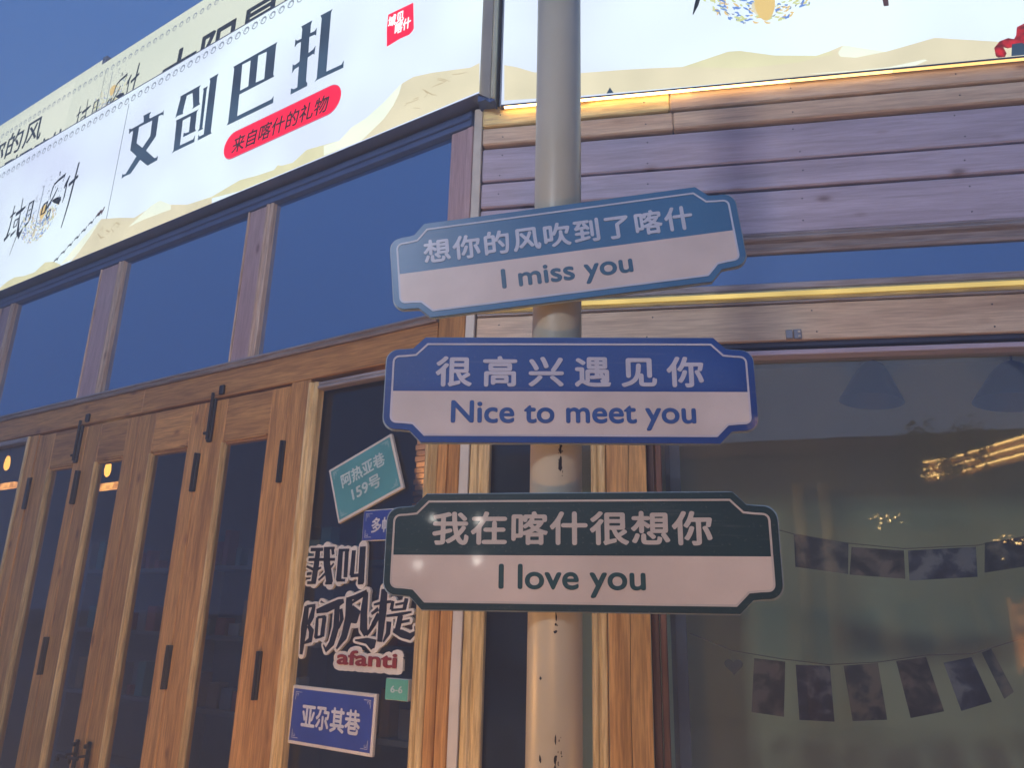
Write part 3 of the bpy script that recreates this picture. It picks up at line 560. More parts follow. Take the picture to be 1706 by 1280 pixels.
SW = dict(WJ=[[(-0.8424, 1.8604, 0.0119), (-0.7648, 1.8595, 0.0116)], [(-0.7961, 1.8602, 0.0219), (-0.7972, 1.8001, 0.0261), (-0.8053, 1.7184, 0.0246)], [(-0.8495, 1.817, 0.0104), (-0.6863, 1.8151, 0.0098)], [(-0.8586, 1.7885, 0.0074), (-0.8017, 1.7703, 0.0116), (-0.7658, 1.7818, 0.0072)], [(-0.8522, 1.7548, 0.0103), (-0.8219, 1.7581, 0.0102)], [(-0.8438, 1.7175, 0.0103), (-0.7908, 1.7184, 0.0101)], [(-0.7427, 1.8664, 0.0287), (-0.7337, 1.7991, 0.0313), (-0.7051, 1.7157, 0.0307)], [(-0.709, 1.8655, 0.0128), (-0.6995, 1.8355, 0.0127)], [(-0.7756, 1.7281, 0.0072), (-0.7288, 1.7622, 0.0113), (-0.6912, 1.7985, 0.007)], [(-0.7333, 1.7158, 0.0085), (-0.6911, 1.7157, 0.0084)], [(-0.7604, 1.8644, 0.0087), (-0.6939, 1.8636, 0.0085)], [(-0.6562, 1.8543, 0.0209), (-0.6542, 1.7262, 0.0248)], [(-0.6687, 1.8531, 0.0098), (-0.6062, 1.8526, 0.0096)], [(-0.62, 1.8529, 0.0179), (-0.616, 1.7395, 0.0177)], [(-0.6654, 1.7272, 0.0097), (-0.6159, 1.728, 0.0095)], [(-0.5787, 1.8509, 0.0177), (-0.5801, 1.7464, 0.0202)], [(-0.5867, 1.745, 0.0108), (-0.54, 1.7476, 0.0107)], [(-0.529, 1.8657, 0.0268), (-0.5244, 1.7154, 0.0277)], [(-0.5409, 1.7145, 0.008), (-0.5099, 1.7153, 0.0079)]],
          AFT=[[(-0.8323, 1.6189, 0.0217), (-0.8361, 1.5311, 0.0301), (-0.8391, 1.4209, 0.0142)], [(-0.8342, 1.617, 0.0101), (-0.7797, 1.6235, 0.01)], [(-0.7865, 1.6215, 0.0143), (-0.7971, 1.5751, 0.0242), (-0.8136, 1.5403, 0.0143)], [(-0.8122, 1.5403, 0.0143), (-0.789, 1.5181, 0.024), (-0.7921, 1.4802, 0.0211), (-0.8266, 1.4671, 0.0071)], [(-0.7705, 1.5986, 0.0142), (-0.7089, 1.612, 0.0277), (-0.6427, 1.6347, 0.0245), (-0.6132, 1.6435, 0.0135)], [(-0.751, 1.6373, 0.0042), (-0.7258, 1.6338, 0.0056), (-0.7481, 1.6422, 0.0035)], [(-0.7613, 1.5735, 0.0127), (-0.7596, 1.4907, 0.0168)], [(-0.7613, 1.5735, 0.0085), (-0.7129, 1.5792, 0.0083)], [(-0.7185, 1.5791, 0.0181), (-0.7226, 1.4966, 0.0193)], [(-0.7624, 1.4906, 0.0084), (-0.7216, 1.499, 0.0083)], [(-0.6493, 1.6214, 0.0232), (-0.6453, 1.5362, 0.027), (-0.6631, 1.4732, 0.0243), (-0.6935, 1.4444, 0.0163), (-0.7113, 1.4645, 0.0055)], [(-0.6262, 1.6113, 0.0135), (-0.6156, 1.5695, 0.0175), (-0.6299, 1.532, 0.0067)], [(-0.5846, 1.6588, 0.0268), (-0.5766, 1.5796, 0.0344), (-0.5958, 1.5008, 0.0265), (-0.6332, 1.4514, 0.0067)], [(-0.5972, 1.6516, 0.0081), (-0.5512, 1.659, 0.0146), (-0.4868, 1.6836, 0.0104)], [(-0.5671, 1.6355, 0.008), (-0.4864, 1.6803, 0.0169)], [(-0.491, 1.6803, 0.0195), (-0.4952, 1.5995, 0.0297), (-0.4902, 1.5359, 0.032), (-0.4728, 1.5116, 0.0191)], [(-0.4728, 1.5116, 0.0127), (-0.4467, 1.5371, 0.0127), (-0.4238, 1.5917, 0.0063)], [(-0.5745, 1.6075, 0.0397), (-0.5422, 1.5803, 0.0586), (-0.5327, 1.5553, 0.0065)], [(-0.3914, 1.6921, 0.0252), (-0.3922, 1.6103, 0.0324), (-0.3976, 1.4875, 0.021)], [(-0.4436, 1.63, 0.0064), (-0.4062, 1.6373, 0.0101), (-0.3516, 1.6433, 0.0087)], [(-0.4526, 1.5934, 0.0089), (-0.4166, 1.6145, 0.0139)], [(-0.4114, 1.5942, 0.0188), (-0.4359, 1.5554, 0.0189), (-0.4624, 1.5164, 0.0076)], [(-0.3414, 1.6461, 0.0136), (-0.3474, 1.611, 0.0148)], [(-0.2719, 1.6566, 0.0157), (-0.2794, 1.6165, 0.0157)], [(-0.3473, 1.6101, 0.0074), (-0.2716, 1.6166, 0.0072)], [(-0.3277, 1.6314, 0.0074), (-0.2795, 1.6387, 0.0073)], [(-0.3712, 1.5873, 0.0074), (-0.303, 1.5948, 0.0109), (-0.2407, 1.6057, 0.0059)], [(-0.2966, 1.5919, 0.0217), (-0.3096, 1.5321, 0.0205)], [(-0.2913, 1.5655, 0.0084), (-0.2481, 1.5731, 0.0083)], [(-0.3556, 1.5662, 0.0209), (-0.3563, 1.5219, 0.0184), (-0.379, 1.4882, 0.0062)], [(-0.331, 1.5337, 0.0122), (-0.2845, 1.522, 0.0239), (-0.242, 1.5125, 0.0212), (-0.214, 1.5306, 0.0117), (-0.2216, 1.552, 0.0047)], [(-0.5317, 1.4894, 0.0052), (-0.4672, 1.4894, 0.019), (-0.4277, 1.4753, 0.0374), (-0.4263, 1.4621, 0.0063)]],
          SW1=[[(-0.3752, 3.9384, 0.0036), (-0.3397, 3.9325, 0.0048), (-0.2935, 3.9301, 0.0035)], [(-0.3291, 3.9441, 0.0036), (-0.2943, 3.9409, 0.0059), (-0.3049, 3.9294, 0.0047)], [(-0.2743, 3.9801, 0.0029), (-0.2374, 3.9392, 0.0058), (-0.2591, 3.927, 0.0058)], [(-0.2622, 3.97, 0.0035), (-0.2139, 3.9247, 0.0057), (-0.1852, 3.9108, 0.0028)], [(-0.2168, 3.9674, 0.0035), (-0.1611, 3.9655, 0.0068), (-0.1335, 3.9646, 0.0056), (-0.1852, 3.9962, 0.0034)], [(-0.1857, 4.0042, 0.0029), (-0.1398, 3.9775, 0.0045), (-0.1112, 3.9555, 0.0022)], [(-0.0968, 3.9881, 0.0033), (-0.0583, 3.9746, 0.0044), (-0.01, 3.9646, 0.0022)], [(-0.3253, 3.8955, 0.003), (-0.2838, 3.877, 0.0035)], [(-0.3801, 3.9271, 0.003), (-0.3629, 3.931, 0.0036)]],
          SW2=[[(-2.8594, 3.9665, 0.0063), (-2.8254, 3.9815, 0.0105), (-2.7796, 3.9567, 0.0124), (-2.8029, 3.9388, 0.0063)], [(-2.9344, 3.9563, 0.0086), (-2.8875, 3.9313, 0.0148), (-2.9132, 3.9199, 0.0085)], [(-3.0345, 3.9585, 0.0066), (-2.9801, 3.9132, 0.013), (-2.9391, 3.9085, 0.0064)], [(-3.0103, 3.9768, 0.0066), (-2.9862, 3.9951, 0.0087), (-2.9842, 3.9574, 0.0054)], [(-2.8745, 3.9523, 0.0053), (-2.8347, 3.9171, 0.0084), (-2.8602, 3.9057, 0.0042)]])
for k in ('SW1', 'SW2'): brush(lb, FL, SW[k], sand_dark, YO-.0026, 'dune_ripples')
# ---- corner post between the two light boxes
cp = thing('corner_post', 'metal corner post with mitred foot between the two white light boxes', 'post', mat4=FR @ Matrix.Translation((.06, -.05, 3.77)))
def prism(name, parent, F, pts, z0, z1, mat, drop=None):
    n = len(pts); v = [(x, y, z1) for x, y in pts]+[(x, y, z0+(drop[i] if drop else 0)) for i, (x, y) in enumerate(pts)]
    cx = sum(p[0] for p in pts)/n; cy = sum(p[1] for p in pts)/n; v = [(x-cx, y-cy, z-z0) for x, y, z in v]
    f = [(i, (i+1) % n, n+(i+1) % n, n+i) for i in range(n)]+[tuple(range(n))[::-1], tuple(range(n, 2*n))]
    o = pyd(name, v, f, mat, parent, F @ Matrix.Translation((cx, cy, z0))); bm = bmesh.new(); bm.from_mesh(o.data); bmesh.ops.recalc_face_normals(bm, faces=bm.faces); bm.to_mesh(o.data); bm.free(); return o
M['post_metal'] = plain('weathered_beige_metal', (.36, .33, .26), .45, .15); M['post_light'] = plain('pale_metal_edge', (.62, .60, .42), .4, .1)
prism('shaft', cp, FR, [(.022, .0), (.020, -.088), (.075, -.104), (.080, .0)], 3.785, 5.25, M['post_metal'], [.045, .045, .0, .0])
prism('shaft_edge', cp, FR, [(.0762, -.100), (.0862, -.108), (.0935, -.100), (.0935, .0), (.081, .0)], 3.79, 5.25, M['post_light'], [0, 0, .012, .012, 0])
prism('foot_cap', cp, FR, [(.018, .01), (.017, -.09), (.075, -.107), (.096, -.10), (.096, .01)], 3.765, 3.785, M['soffit'], [.055, .055, .0, .014, .014])
# ---- right light box
BR = 3.782
rb = thing('light_box_sign', 'white illuminated sign box over the shop window with sand dunes and a round emblem', 'sign', mat4=FR @ Matrix.Translation((1.8, 0, BR)))
fbox('fabric_face', rb, FR, .118, XR, BR, 5.0, .0585, -.054, 'white_v', 0).data.materials.clear(); rb.children[0].data.materials.append(fab)
fbox('box_body', rb, FR, .118, XR, BR+.002, 4.998, .0535, .10, 'soffit', .002)
fbox('edge_trim', rb, FR, .116, XR, BR-.008, BR, .061, .10, 'dark_gap', .001)
for xa_, xb_, st_ in ((.13, .95, 7.5), (.95, 1.35, 4.2), (1.35, 1.75, 2.4), (1.75, 2.3, 1.3), (2.3, XR, .7)):  # glow strips added under the box to warm the top boards
    le = fbox('added_underglow', rb, FR, xa_+.001, xb_-.001, BR-.012, BR-.0085, .059, -.045, 'white_v', 0); le.data.materials.clear(); le.data.materials.append(emis('added_warm_underglow', (1.0, .55, .18), st_))
fbox('edge_trim', rb, FR, .110, .117, BR-.008, 5.0, .061, .10, 'steel', .001)
for nm, m_, dy in (('duneR', sand, .0010), ('duneRtop', sand_mid, .0016), ('duneRpale', sand_pale, .0022), ('duneRpale2', sand_pale, .0024)):
    poly2d('dune_print', [[(x, max(z, BR+.001)) for x, z in GL[nm]]], m_, rb, FR, -.0585-dy, .0008)
ornament(rb, FR, 1.265, 4.345, .275, -.0598, 420, seed=5)
poly2d('emblem_lute', [[(1.272+.042*math.sin(6.283*k/20)*(1-.25*math.cos(6.283*k/20)), 4.155+.075*-math.cos(6.283*k/20)) for k in range(20)]], ochre, rb, FR, -.064)
brush(rb, FR, [[(1.0, 4.26, .02), (.985, 4.205, .018), (.968, 4.155, .004)]], ink_dark, -.0625, 'lettering'); brush(rb, FR, [[(1.752, 4.4, .03), (1.756, 4.2, .028), (1.757, 4.09, .02)]], ink_brown, -.0625, 'lettering')
logo_text(rb, FR, 1.265, 4.60, .36, -.063)
for k in range(2):
    z = 3.80+.0*k
    poly2d('camel_print', [[(2.125+.01+a*.16+k*.22, BR+.002+b*.16) for a, b in ((0, .05), (.0, .3), (.15, .48), (.35, .55), (.48, .5), (.55, .62), (.6, .85), (.8, .95), (1.0, .95), (1.0, .6), (.75, .55), (.7, .35), (.55, .28), (.3, .25), (.2, .3), (.25, .1), (.2, .0), (.05, .0))]], emis('backlit_crimson_print', (.45, .02, .03), 1, .6, 30, (.08, .01, .015)) if k == 0 else red, rb, FR, -.0605-.0005*k)
poly2d('camel_load', [[(2.19, BR+.002), (2.245, BR+.002), (2.25, BR+.05), (2.235, BR+.06), (2.20, BR+.058)]], ink, rb, FR, -.062)
poly2d('tent_print', [[(.585, BR+.006), (.60, BR+.036), (.615, BR+.006)]], ink, rb, FR, -.0612)
# ---- second tier of signs on the roof behind
FB = FL @ Matrix.Translation((0, .4, 0))
tb = thing('roof_light_box', 'cream illuminated sign box standing on the roof behind the long white sign', 'sign', mat4=FB @ Matrix.Translation((-4, 0, 5.0)))
def plainbox(name, parent, F, x0, x1, z0, z1, out, back, mat):
    o = fbox(name, parent, F, x0, x1, z0, z1, out, back, 'white_v', 0); o.data.materials.clear(); o.data.materials.append(mat); return o
plainbox('fabric_face', tb, FB, -5.008, -.6, 5.05, 6.285, .0, .02, fab2); plainbox('fabric_face', tb, FB, -9.5, -5.012, 5.05, 6.285, .0, .02, fab2)
fbox('box_body', tb, FB, -9.5, -.6, 5.0, 6.283, -.021, .25, 'soffit', 0)
fbox('seam', tb, FB, -4.462, -4.458, 5.3, 6.18, .001, .0, 'post_metal', 0)
lettering('lettering', '太阳最晒', (-3.52, -1.62, 5.47, 5.90), ink_dark, tb, FB, -.004, .018, skew=.0)
lettering('lettering', '想你的风', (-6.90, -5.47, 5.83, 6.12), ink_dark, tb, FB, -.004, .012, skew=.0); lettering('lettering', '吹到了喀什', (-6.4, -4.98, 5.50, 5.80), ink_dark, tb, FB, -.004, .012)
ornament(tb, FB, -4.30, 5.92, .25, -.003, 300, seed=9); logo_text(tb, FB, -4.33, 5.74, .30, -.006)
border(tb, FB, -9.3, -.8, 6.17, 6.17, .09, .024, -.0015, grey_p)
FB2 = FL @ Matrix.Translation((0, .75, 0))
tb2 = thing('roof_light_box', 'end of a further dim cream sign box peeping over the roof sign', 'sign', mat4=FB2 @ Matrix.Translation((-6, 0, 5.6)))
plainbox('fabric_face', tb2, FB2, -7.5, -5.36, 5.7, 6.93, .0, .02, fab2); fbox('box_body', tb2, FB2, -7.5, -5.34, 5.6, 6.935, -.021, .14, 'post_metal', 0)
fbox('end_post', tb2, FB2, -5.335, -5.27, 5.6, 6.94, .01, .15, 'grey_h', 0)
border(tb2, FB2, -7.4, -5.45, 6.84, 6.84, .09, .024, -.0015, grey_p)
for F_, x0, x1, z0 in ((FB, -9.4, -.7, 4.0), ):
    wall_box('roof_slab', FB, -9.5, -6.7, .1, 1.5, 0, 5.0, 'room_dark')

# ================================================================== pole with the three greeting signs
def tube(bm, pts, rad, seg=10):
    rings = []
    for i, p in enumerate(pts):
        p = Vector(p); d = (Vector(pts[min(i+1, len(pts)-1)])-Vector(pts[max(i-1, 0)])).normalized()
        a = d.orthogonal().normalized() if i == 0 else (pa - d*pa.dot(d)).normalized(); pa = a; b = d.cross(a); r_ = rad(i/(len(pts)-1)) if callable(rad) else rad
        rings.append([bm.verts.new(p+a*r_*math.cos(6.2832*k/seg)+b*r_*math.sin(6.2832*k/seg)) for k in range(seg)])
    for i in range(len(rings)-1):
        for k in range(seg): bm.faces.new((rings[i][k], rings[i][(k+1) % seg], rings[i+1][(k+1) % seg], rings[i+1][k]))
    for rg in (rings[0][::-1], rings[-1]):
        try: bm.faces.new(rg)
        except ValueError: pass
def bmob(name, bm, mat, parent=None, mat4=None, smooth=True, label=None):
    bmesh.ops.recalc_face_normals(bm, faces=bm.faces); me = bpy.data.meshes.new(name); bm.to_mesh(me); bm.free()
    me.polygons.foreach_set('use_smooth', [smooth]*len(me.polygons)); return mesh_ob(name, me, mat, parent, mat4, label)
def pole_mat():
    m, nt, out = newmat('cream_painted_steel'); b = principled(nt, out, (.48, .46, .36), .38)
    mp = objcoord(nt, (1, 1, .6), False); nz = N(nt, 'ShaderNodeTexNoise'); nz.inputs['Scale'].default_value = 5; nz.inputs['Detail'].default_value = 5; nt.links.new(mp.outputs[0], nz.inputs['Vector'])
    r = ramp(nt, [(.3, (.40, .37, .26)), (.7, (.52, .49, .38))]); nt.links.new(nz.outputs[0], r.inputs[0]); nt.links.new(r.outputs[0], b.inputs['Base Color'])
    bp = N(nt, 'ShaderNodeBump'); bp.inputs['Strength'].default_value = .05; nt.links.new(nz.outputs[0], bp.inputs['Height']); nt.links.new(bp.outputs[0], b.inputs['Normal']); return m
PX, PY, PR = .0868, 1.432, .0488
pl = thing('sign_pole', 'cream painted round steel pole carrying three greeting signs, chipped to black in places', 'pole', (PX, PY, 0))
bm = bmesh.new(); tube(bm, [(0, 0, .012), (0, 0, 4.6)], PR, 48); po = bmob('shaft', bm, pole_mat(), pl, Matrix.Translation((PX, PY, 0)))
bm = bmesh.new(); tube(bm, [(0, 0, 0), (0, 0, .012)], .11, 32); bmob('base_plate', bm, M['black_iron'], pl, Matrix.Translation((PX, PY, 0)), False)
# chips: where the paint has flaked, small black ragged patches on the shaft
rnd = random.Random(4); bm = bmesh.new()
def chip(ang, z, w, h):
    n = 9; vs = []
    for k in range(n):
        t = 6.2832*k/n; q = rnd.uniform(.5, 1.15); a = ang+w/PR*math.cos(t)*q; vs.append(bm.verts.new(((PR+.0006)*math.sin(a), -(PR+.0006)*math.cos(a), z+h*math.sin(t)*q)))
    bm.faces.new(vs)
for z, w, h in ((1.955, .002, .006), (1.93, .0012, .01), (1.905, .003, .004), (1.895, .003, .009), (1.872, .0035, .014), (1.860, .005, .007), (1.60, .0018, .008), (1.588, .002, .003), (1.575, .0035, .003), (1.405, .0025, .008), (1.375, .004, .009), (1.358, .0045, .011)):
    chip(.10+rnd.uniform(-.02, .02)+(-.12 if z < 1.7 else 0), z, w, h)
for z in (1.61, 1.50, 1.375, 1.29): chip(-.55+rnd.uniform(-.02, .02), z, .0022, rnd.uniform(.002, .009))
for k in range(26): chip(.1+rnd.uniform(-.10, .10), rnd.choice([1.88, 1.9, 1.6, 1.38, 1.35])+rnd.uniform(-.035, .035), rnd.uniform(.0006, .0014), rnd.uniform(.0006, .003))
tag(bmob('paint_chips', bm, M['black_iron'], pl, Matrix.Translation((PX, PY, 0)), False), kind='stuff')

def sign_outline(w, h, a, inset=0):
    """plaque with a step and a rounded ear at each corner"""
    q = [(a, h), (a+.022, h-.022), (a+.036, h-.0235)]
    for k in range(7):
        t = math.pi/2*(1-k/6); q.append((w-.024+.024*math.cos(t), h-.048+.024*math.sin(t)))
    right = q; P = list(right)+[(x, -z) for x, z in reversed(right)]; P += [(-x, z) for x, z in reversed(P)]
    if inset:
        n = len(P); O = []
        for i in range(n):
            p, a_, b_ = Vector(P[i]), Vector(P[i-1]), Vector(P[(i+1) % n]); d1 = (p-a_).normalized(); d2 = (b_-p).normalized(); n1 = Vector((d1.y, -d1.x)); n2 = Vector((d2.y, -d2.x)); nn = n1+n2; nn = nn/max(.3, nn.length_squared)*2
            O.append(tuple(p+nn*inset/1.0))
        P = O
    return P
def plaque(cx, cz, yaw, roll, pitch, paint, line, white, ink_, cn, cnbox, en, enbox, label, split, sp=1.1):
    m4 = Matrix.Translation((cx, 1.36, cz)) @ Matrix.Rotation(yaw, 4, 'Z') @ Matrix.Rotation(-pitch, 4, 'X') @ Matrix.Rotation(-roll, 4, 'Y')
    t = thing('greeting_sign', label, 'sign', mat4=m4, group=None)
    Wd, Hh, A = .3405, .1005, .2698
    poly2d('plate', [sign_outline(Wd, Hh, A)], paint, t, m4, 0, .008)
    poly2d('acrylic_edge', [sign_outline(Wd+.0025, Hh+.002, A), ], M['acrylic'], t, m4, .003, .0055)
    o1, o2 = sign_outline(Wd, Hh, A, .0115), sign_outline(Wd, Hh, A, .0150)
    poly2d('border_line', [o1, o2], line, t, m4, -.0046, .0008)
    low = [p for p in o2 if p[1] < split]; i0 = min(range(len(o2)), key=lambda i: 0 if (o2[i][1] < split and o2[i-1][1] >= split) else 1)
    seq = [o2[(i0+k) % len(o2)] for k in range(len(o2))]; seq = [p for p in seq if p[1] < split]
    xr = seq[0][0]; xl = seq[-1][0]
    poly2d('white_panel', [[(xl, split), (xr, split)]+seq], white, t, m4, -.0046, .0009)
    lettering('lettering', cn, cnbox, line, t, m4, -.0046, .026, .045, depth=.0016, sp=sp)
    lettering('lettering', en, enbox, ink_, t, m4, -.0054, .021, .04, depth=.0012)
    bm = bmesh.new()                        # clamp round the pole behind
    for dz in (-.045, .045):
        tube(bm, [((PX+(PR+.003)*math.cos(a)), PY+(PR+.003)*math.sin(a), cz+dz) for a in [6.2832*k/24 for k in range(25)]], .003, 6)
    bmob('clamp', bm, M['steel'], t)
    return t
def signpaint(name, col, rough=.12, coat=1.0):
    """printed acrylic: dusty, faintly scratched and faded under a glossy skin"""
    m, nt, out = newmat(name); b = principled(nt, out, col, .35, 0, .5); b.inputs['Coat Weight'].default_value = coat; b.inputs['Coat Roughness'].default_value = .025
    mp = objcoord(nt, (1, 1, 1)); nz = N(nt, 'ShaderNodeTexNoise'); nz.inputs['Scale'].default_value = 7; nz.inputs['Detail'].default_value = 6; nt.links.new(mp.outputs[0], nz.inputs['Vector'])
    r = ramp(nt, [(.3, tuple(c*.86 for c in col)), (.7, tuple(min(1, c*1.10) for c in col))]); nt.links.new(nz.outputs[0], r.inputs[0])
    ms = objcoord(nt, (6, 6, 90)); sc_ = N(nt, 'ShaderNodeTexNoise'); sc_.inputs['Scale'].default_value = 1.6; sc_.inputs['Detail'].default_value = 8; nt.links.new(ms.outputs[0], sc_.inputs['Vector'])
    rs = ramp(nt, [(.60, (0, 0, 0)), (.72, (.07, .07, .07))]); nt.links.new(sc_.outputs[0], rs.inputs[0])
    du = N(nt, 'ShaderNodeTexNoise'); du.inputs['Scale'].default_value = 160; du.inputs['Detail'].default_value = 2; nt.links.new(mp.outputs[0], du.inputs['Vector'])
    rd = ramp(nt, [(.62, (0, 0, 0)), (.75, (.12, .12, .12))]); nt.links.new(du.outputs[0], rd.inputs[0])
    ad = N(nt, 'ShaderNodeMath', operation='ADD', use_clamp=True); nt.links.new(rs.outputs[0], ad.inputs[0]); nt.links.new(rd.outputs[0], ad.inputs[1])
    mx = N(nt, 'ShaderNodeMix', data_type='RGBA'); nt.links.new(ad.outputs[0], mx.inputs[0]); nt.links.new(r.outputs[0], mx.inputs[6]); mx.inputs[7].default_value = (.36, .34, .31, 1)
    nt.links.new(mx.outputs[2], b.inputs['Base Color'])
    rr = N(nt, 'ShaderNodeMapRange'); rr.inputs[3].default_value = .012; rr.inputs[4].default_value = .09; nt.links.new(nz.outputs[0], rr.inputs[0]); nt.links.new(rr.outputs[0], b.inputs['Coat Roughness']); return m
M['acrylic'] = plain('clear_acrylic_rim', (.30, .38, .42), .15)
W1 = signpaint('sign_white', (.60, .54, .50), .1)
plaque(.0946, 2.281, -.1068, .1174, -.0249, signpaint('steel_blue_enamel', (.04, .15, .30)), signpaint('pale_blue_vinyl', (.46, .52, .62)), W1, signpaint('teal_ink', (.03, .10, .17)),
       '想你的风吹到了喀什', (-.275, .255, .012, .064), 'I miss you', (-.126, .128, -.074, -.020), 'top greeting sign on the pole, tilted, pale steel blue with white lower half', -.002, 1.12)
plaque(.1059, 2.002, -.0267, .0141, -.0111, signpaint('navy_enamel', (.008, .052, .24)), signpaint('grey_vinyl', (.50, .50, .56)), W1, signpaint('navy_ink', (.02, .08, .28)),
       '很高兴遇见你', (-.248, .248, .004, .064), 'Nice to meet you', (-.217, .229, -.078, -.022), 'middle greeting sign on the pole, level, royal blue with white lower half', -.0045, 1.48)
plaque(.1177, 1.7096, -.1515, .0079, -.0122, signpaint('bottle_green_enamel', (.005, .026, .027)), signpaint('warm_grey_vinyl', (.50, .44, .37)), signpaint('sign_cream', (.58, .48, .39), .1), signpaint('green_ink', (.008, .05, .05)),
       '我在喀什很想你', (-.256, .233, .010, .069), 'I love you', (-.134, .118, -.078, -.022), 'bottom greeting sign on the pole, level, dark green with white lower half', -.0075, 1.06)

# ================================================================== boards stuck on the fixed window
YS = .036                                   # face of the pane
def stick_board(name, label, cx, cz, w, h, rot, thick, face, rim, rimw, texts, tone, cat='sign', corners=True, brx=0):
    m4 = FL @ Matrix.Translation((cx, 0, cz)) @ Matrix.Rotation(-rot, 4, 'Y')
    t = thing(name, label, cat, mat4=m4)
    y = YS-thick
    me = boxmesh('board', w, thick, h, .002); mesh_ob('board', me, rim, t, m4 @ Matrix.Translation((0, YS-thick/2, 0)))
    me = boxmesh('face_print', w-2*rimw, .001, h-2*rimw, 0); mesh_ob('face_print', me, face, t, m4 @ Matrix.Translation((0, y-.0006, 0)))
    for (s, bx, b) in texts: lettering('lettering', s, bx, tone, t, m4, y-.0018, b, .03)
    if corners:
        bm = bmesh.new()
        for sx in (-1, 1):
            for sz in (-1, 1):
                X, Z = sx*(w/2-rimw-.014), sz*(h/2-rimw-.012)
                for (ax, az, bx, bz) in ((0, 0, -sx*.035, 0), (0, 0, 0, -sz*.03), (-sx*.006, -sz*.006, -sx*.016, -sz*.006), (-sx*.006, -sz*.006, -sx*.006, -sz*.016), (-sx*.016, -sz*.006, -sx*.016, -sz*.014)):
                    x0, x1 = sorted((X+ax, X+bx)); z0, z1 = sorted((Z+az, Z+bz)); vs = [bm.verts.new(v) for v in ((x0-.001, 0, z0-.001), (x1+.001, 0, z0-.001), (x1+.001, 0, z1+.001), (x0-.001, 0, z1+.001))]; bm.faces.new(vs)
        tag(bmob('corner_print', bm, tone, t, m4 @ Matrix.Translation((0, y-.0016, 0)), False), kind='stuff')
    return t
teal = plain('teal_print', (.10, .34, .34), .4); blue = plain('royal_blue_print', (.035, .07, .32), .4); foam = plain('cream_foam_board', (.70, .66, .56), .7); greenp = plain('mint_print', (.12, .45, .32), .45)
tone = plain('pale_vinyl_print', (.62, .63, .62), .5); tone_t = plain('pale_teal_vinyl', (.50, .62, .58), .5)
stick_board('street_name_board', 'tilted teal street name board with cream rim stuck to the window glass', -.548, 2.155, .385, .258, .353, .016, teal, foam, .012,
            [('阿热亚巷', (-.13, .13, .010, .075), .022), ('159号', (-.085, .085, -.070, -.008), .022)], tone_t)
stick_board('street_name_board', 'small royal blue name board half hidden behind the green greeting sign', -.375, 1.953, .335, .131, .0, .010, blue, foam, .004,
            [('多帕巷', (-.115, .06, -.032, .032), .022)], tone)
stick_board('street_name_board', 'royal blue street name board with cream rim low on the window glass', -.631, 1.183, .477, .226, -.010, .016, blue, foam, .013,
            [('亚尕其巷', (-.165, .165, -.047, .047), .028)], tone)
stick_board('mint_tag_board', 'little mint green block with pale writing at the right edge of the glass', -.282, 1.318, .115, .078, .0, .026, greenp, foam, .0015, [('6-6', (-.03, .03, -.012, .014), .02)], tone_t, corners=False)

def cutout(name, label, parts):
    t = thing(name, label, 'sign', mat4=FL @ Matrix.Translation((-.55, 0, 1.4)))
    for (s, bx, b1, b2, mat, skew) in parts:
        e = (b2-b1)*(bx[3]-bx[2])/1.0*.9
        lettering('foam_backing', s, (bx[0]-e, bx[1]+e, bx[2]-e, bx[3]+e), foam, t, FL, YS-.006, b2, 0, depth=.012, skew=skew)
        lettering('lettering', s, bx, mat, t, FL, YS-.0132, b1, 0, depth=.0016, skew=skew)
    return t
inkn = plain('near_black_vinyl', (.010, .011, .02), .45); redv = plain('dark_red_vinyl', (.26, .02, .018), .5)
def brush_cutout(label, strokes, grow):
    t = thing('cutout_lettering', label, 'sign', mat4=FL @ Matrix.Translation((strokes[0][0][0], 0, strokes[0][0][1])))
    bm = bmesh.new()                        # foam backing: every stroke again, fatter and 12 mm thick, with rounded ends
    for k, s_ in enumerate(strokes):
        top = -.0120-k*3e-5
        for i in range(len(s_)-1):
            (xa, za, wa), (xb, zb, wb_) = s_[i], s_[i+1]; ln = math.hypot(xb-xa, zb-za) or 1; dx, dz = (xb-xa)/ln, (zb-za)/ln
            ra, rb_ = wa*.62+grow, wb_*.62+grow
            loop = [(xa-dz*ra, za+dx*ra)]+[(xa+ra*math.cos(q), za+ra*math.sin(q)) for q in [math.atan2(dx, -dz)+math.pi*m_/6 for m_ in range(1, 6)]]+[(xa+dz*ra, za-dx*ra), (xb+dz*rb_, zb-dx*rb_)]+[(xb+rb_*math.cos(q), zb+rb_*math.sin(q)) for q in [math.atan2(-dx, dz)+math.pi*m_/6 for m_ in range(1, 6)]]+[(xb-dz*rb_, zb+dx*rb_)]
            A = [bm.verts.new((x, 0, z)) for x, z in loop]; B = [bm.verts.new((x, top-i*1e-5, z)) for x, z in loop]; n = len(loop)
            bm.faces.new(A); bm.faces.new(B[::-1])
            for q in range(n): bm.faces.new((A[q], B[q], B[(q+1) % n], A[(q+1) % n]))
    bmob('foam_backing', bm, foam, t, FL @ Matrix.Translation((0, YS, 0)), False)
    for s_ in strokes: brush(t, FL, [[(a, b, c*1.28) for a, b, c in s_]], inkn, YS-.0136, 'brush_stroke')
    return t
brush_cutout('cut-out lettering of two upright black characters with cream outline on the glass', SW['WJ'], .0085)
ct = brush_cutout('cut-out lettering of three large black brush characters with cream outline and red letters below', SW['AFT'], .0095)
lettering('foam_backing', 'afanti', (-.650, -.270, 1.368, 1.468), foam, ct, FL, YS-.005, .16, 0, depth=.010)
lettering('red_lettering', 'afanti', (-.625, -.300, 1.392, 1.450), redv, ct, FL, YS-.0142, .028, 0, depth=.0016)

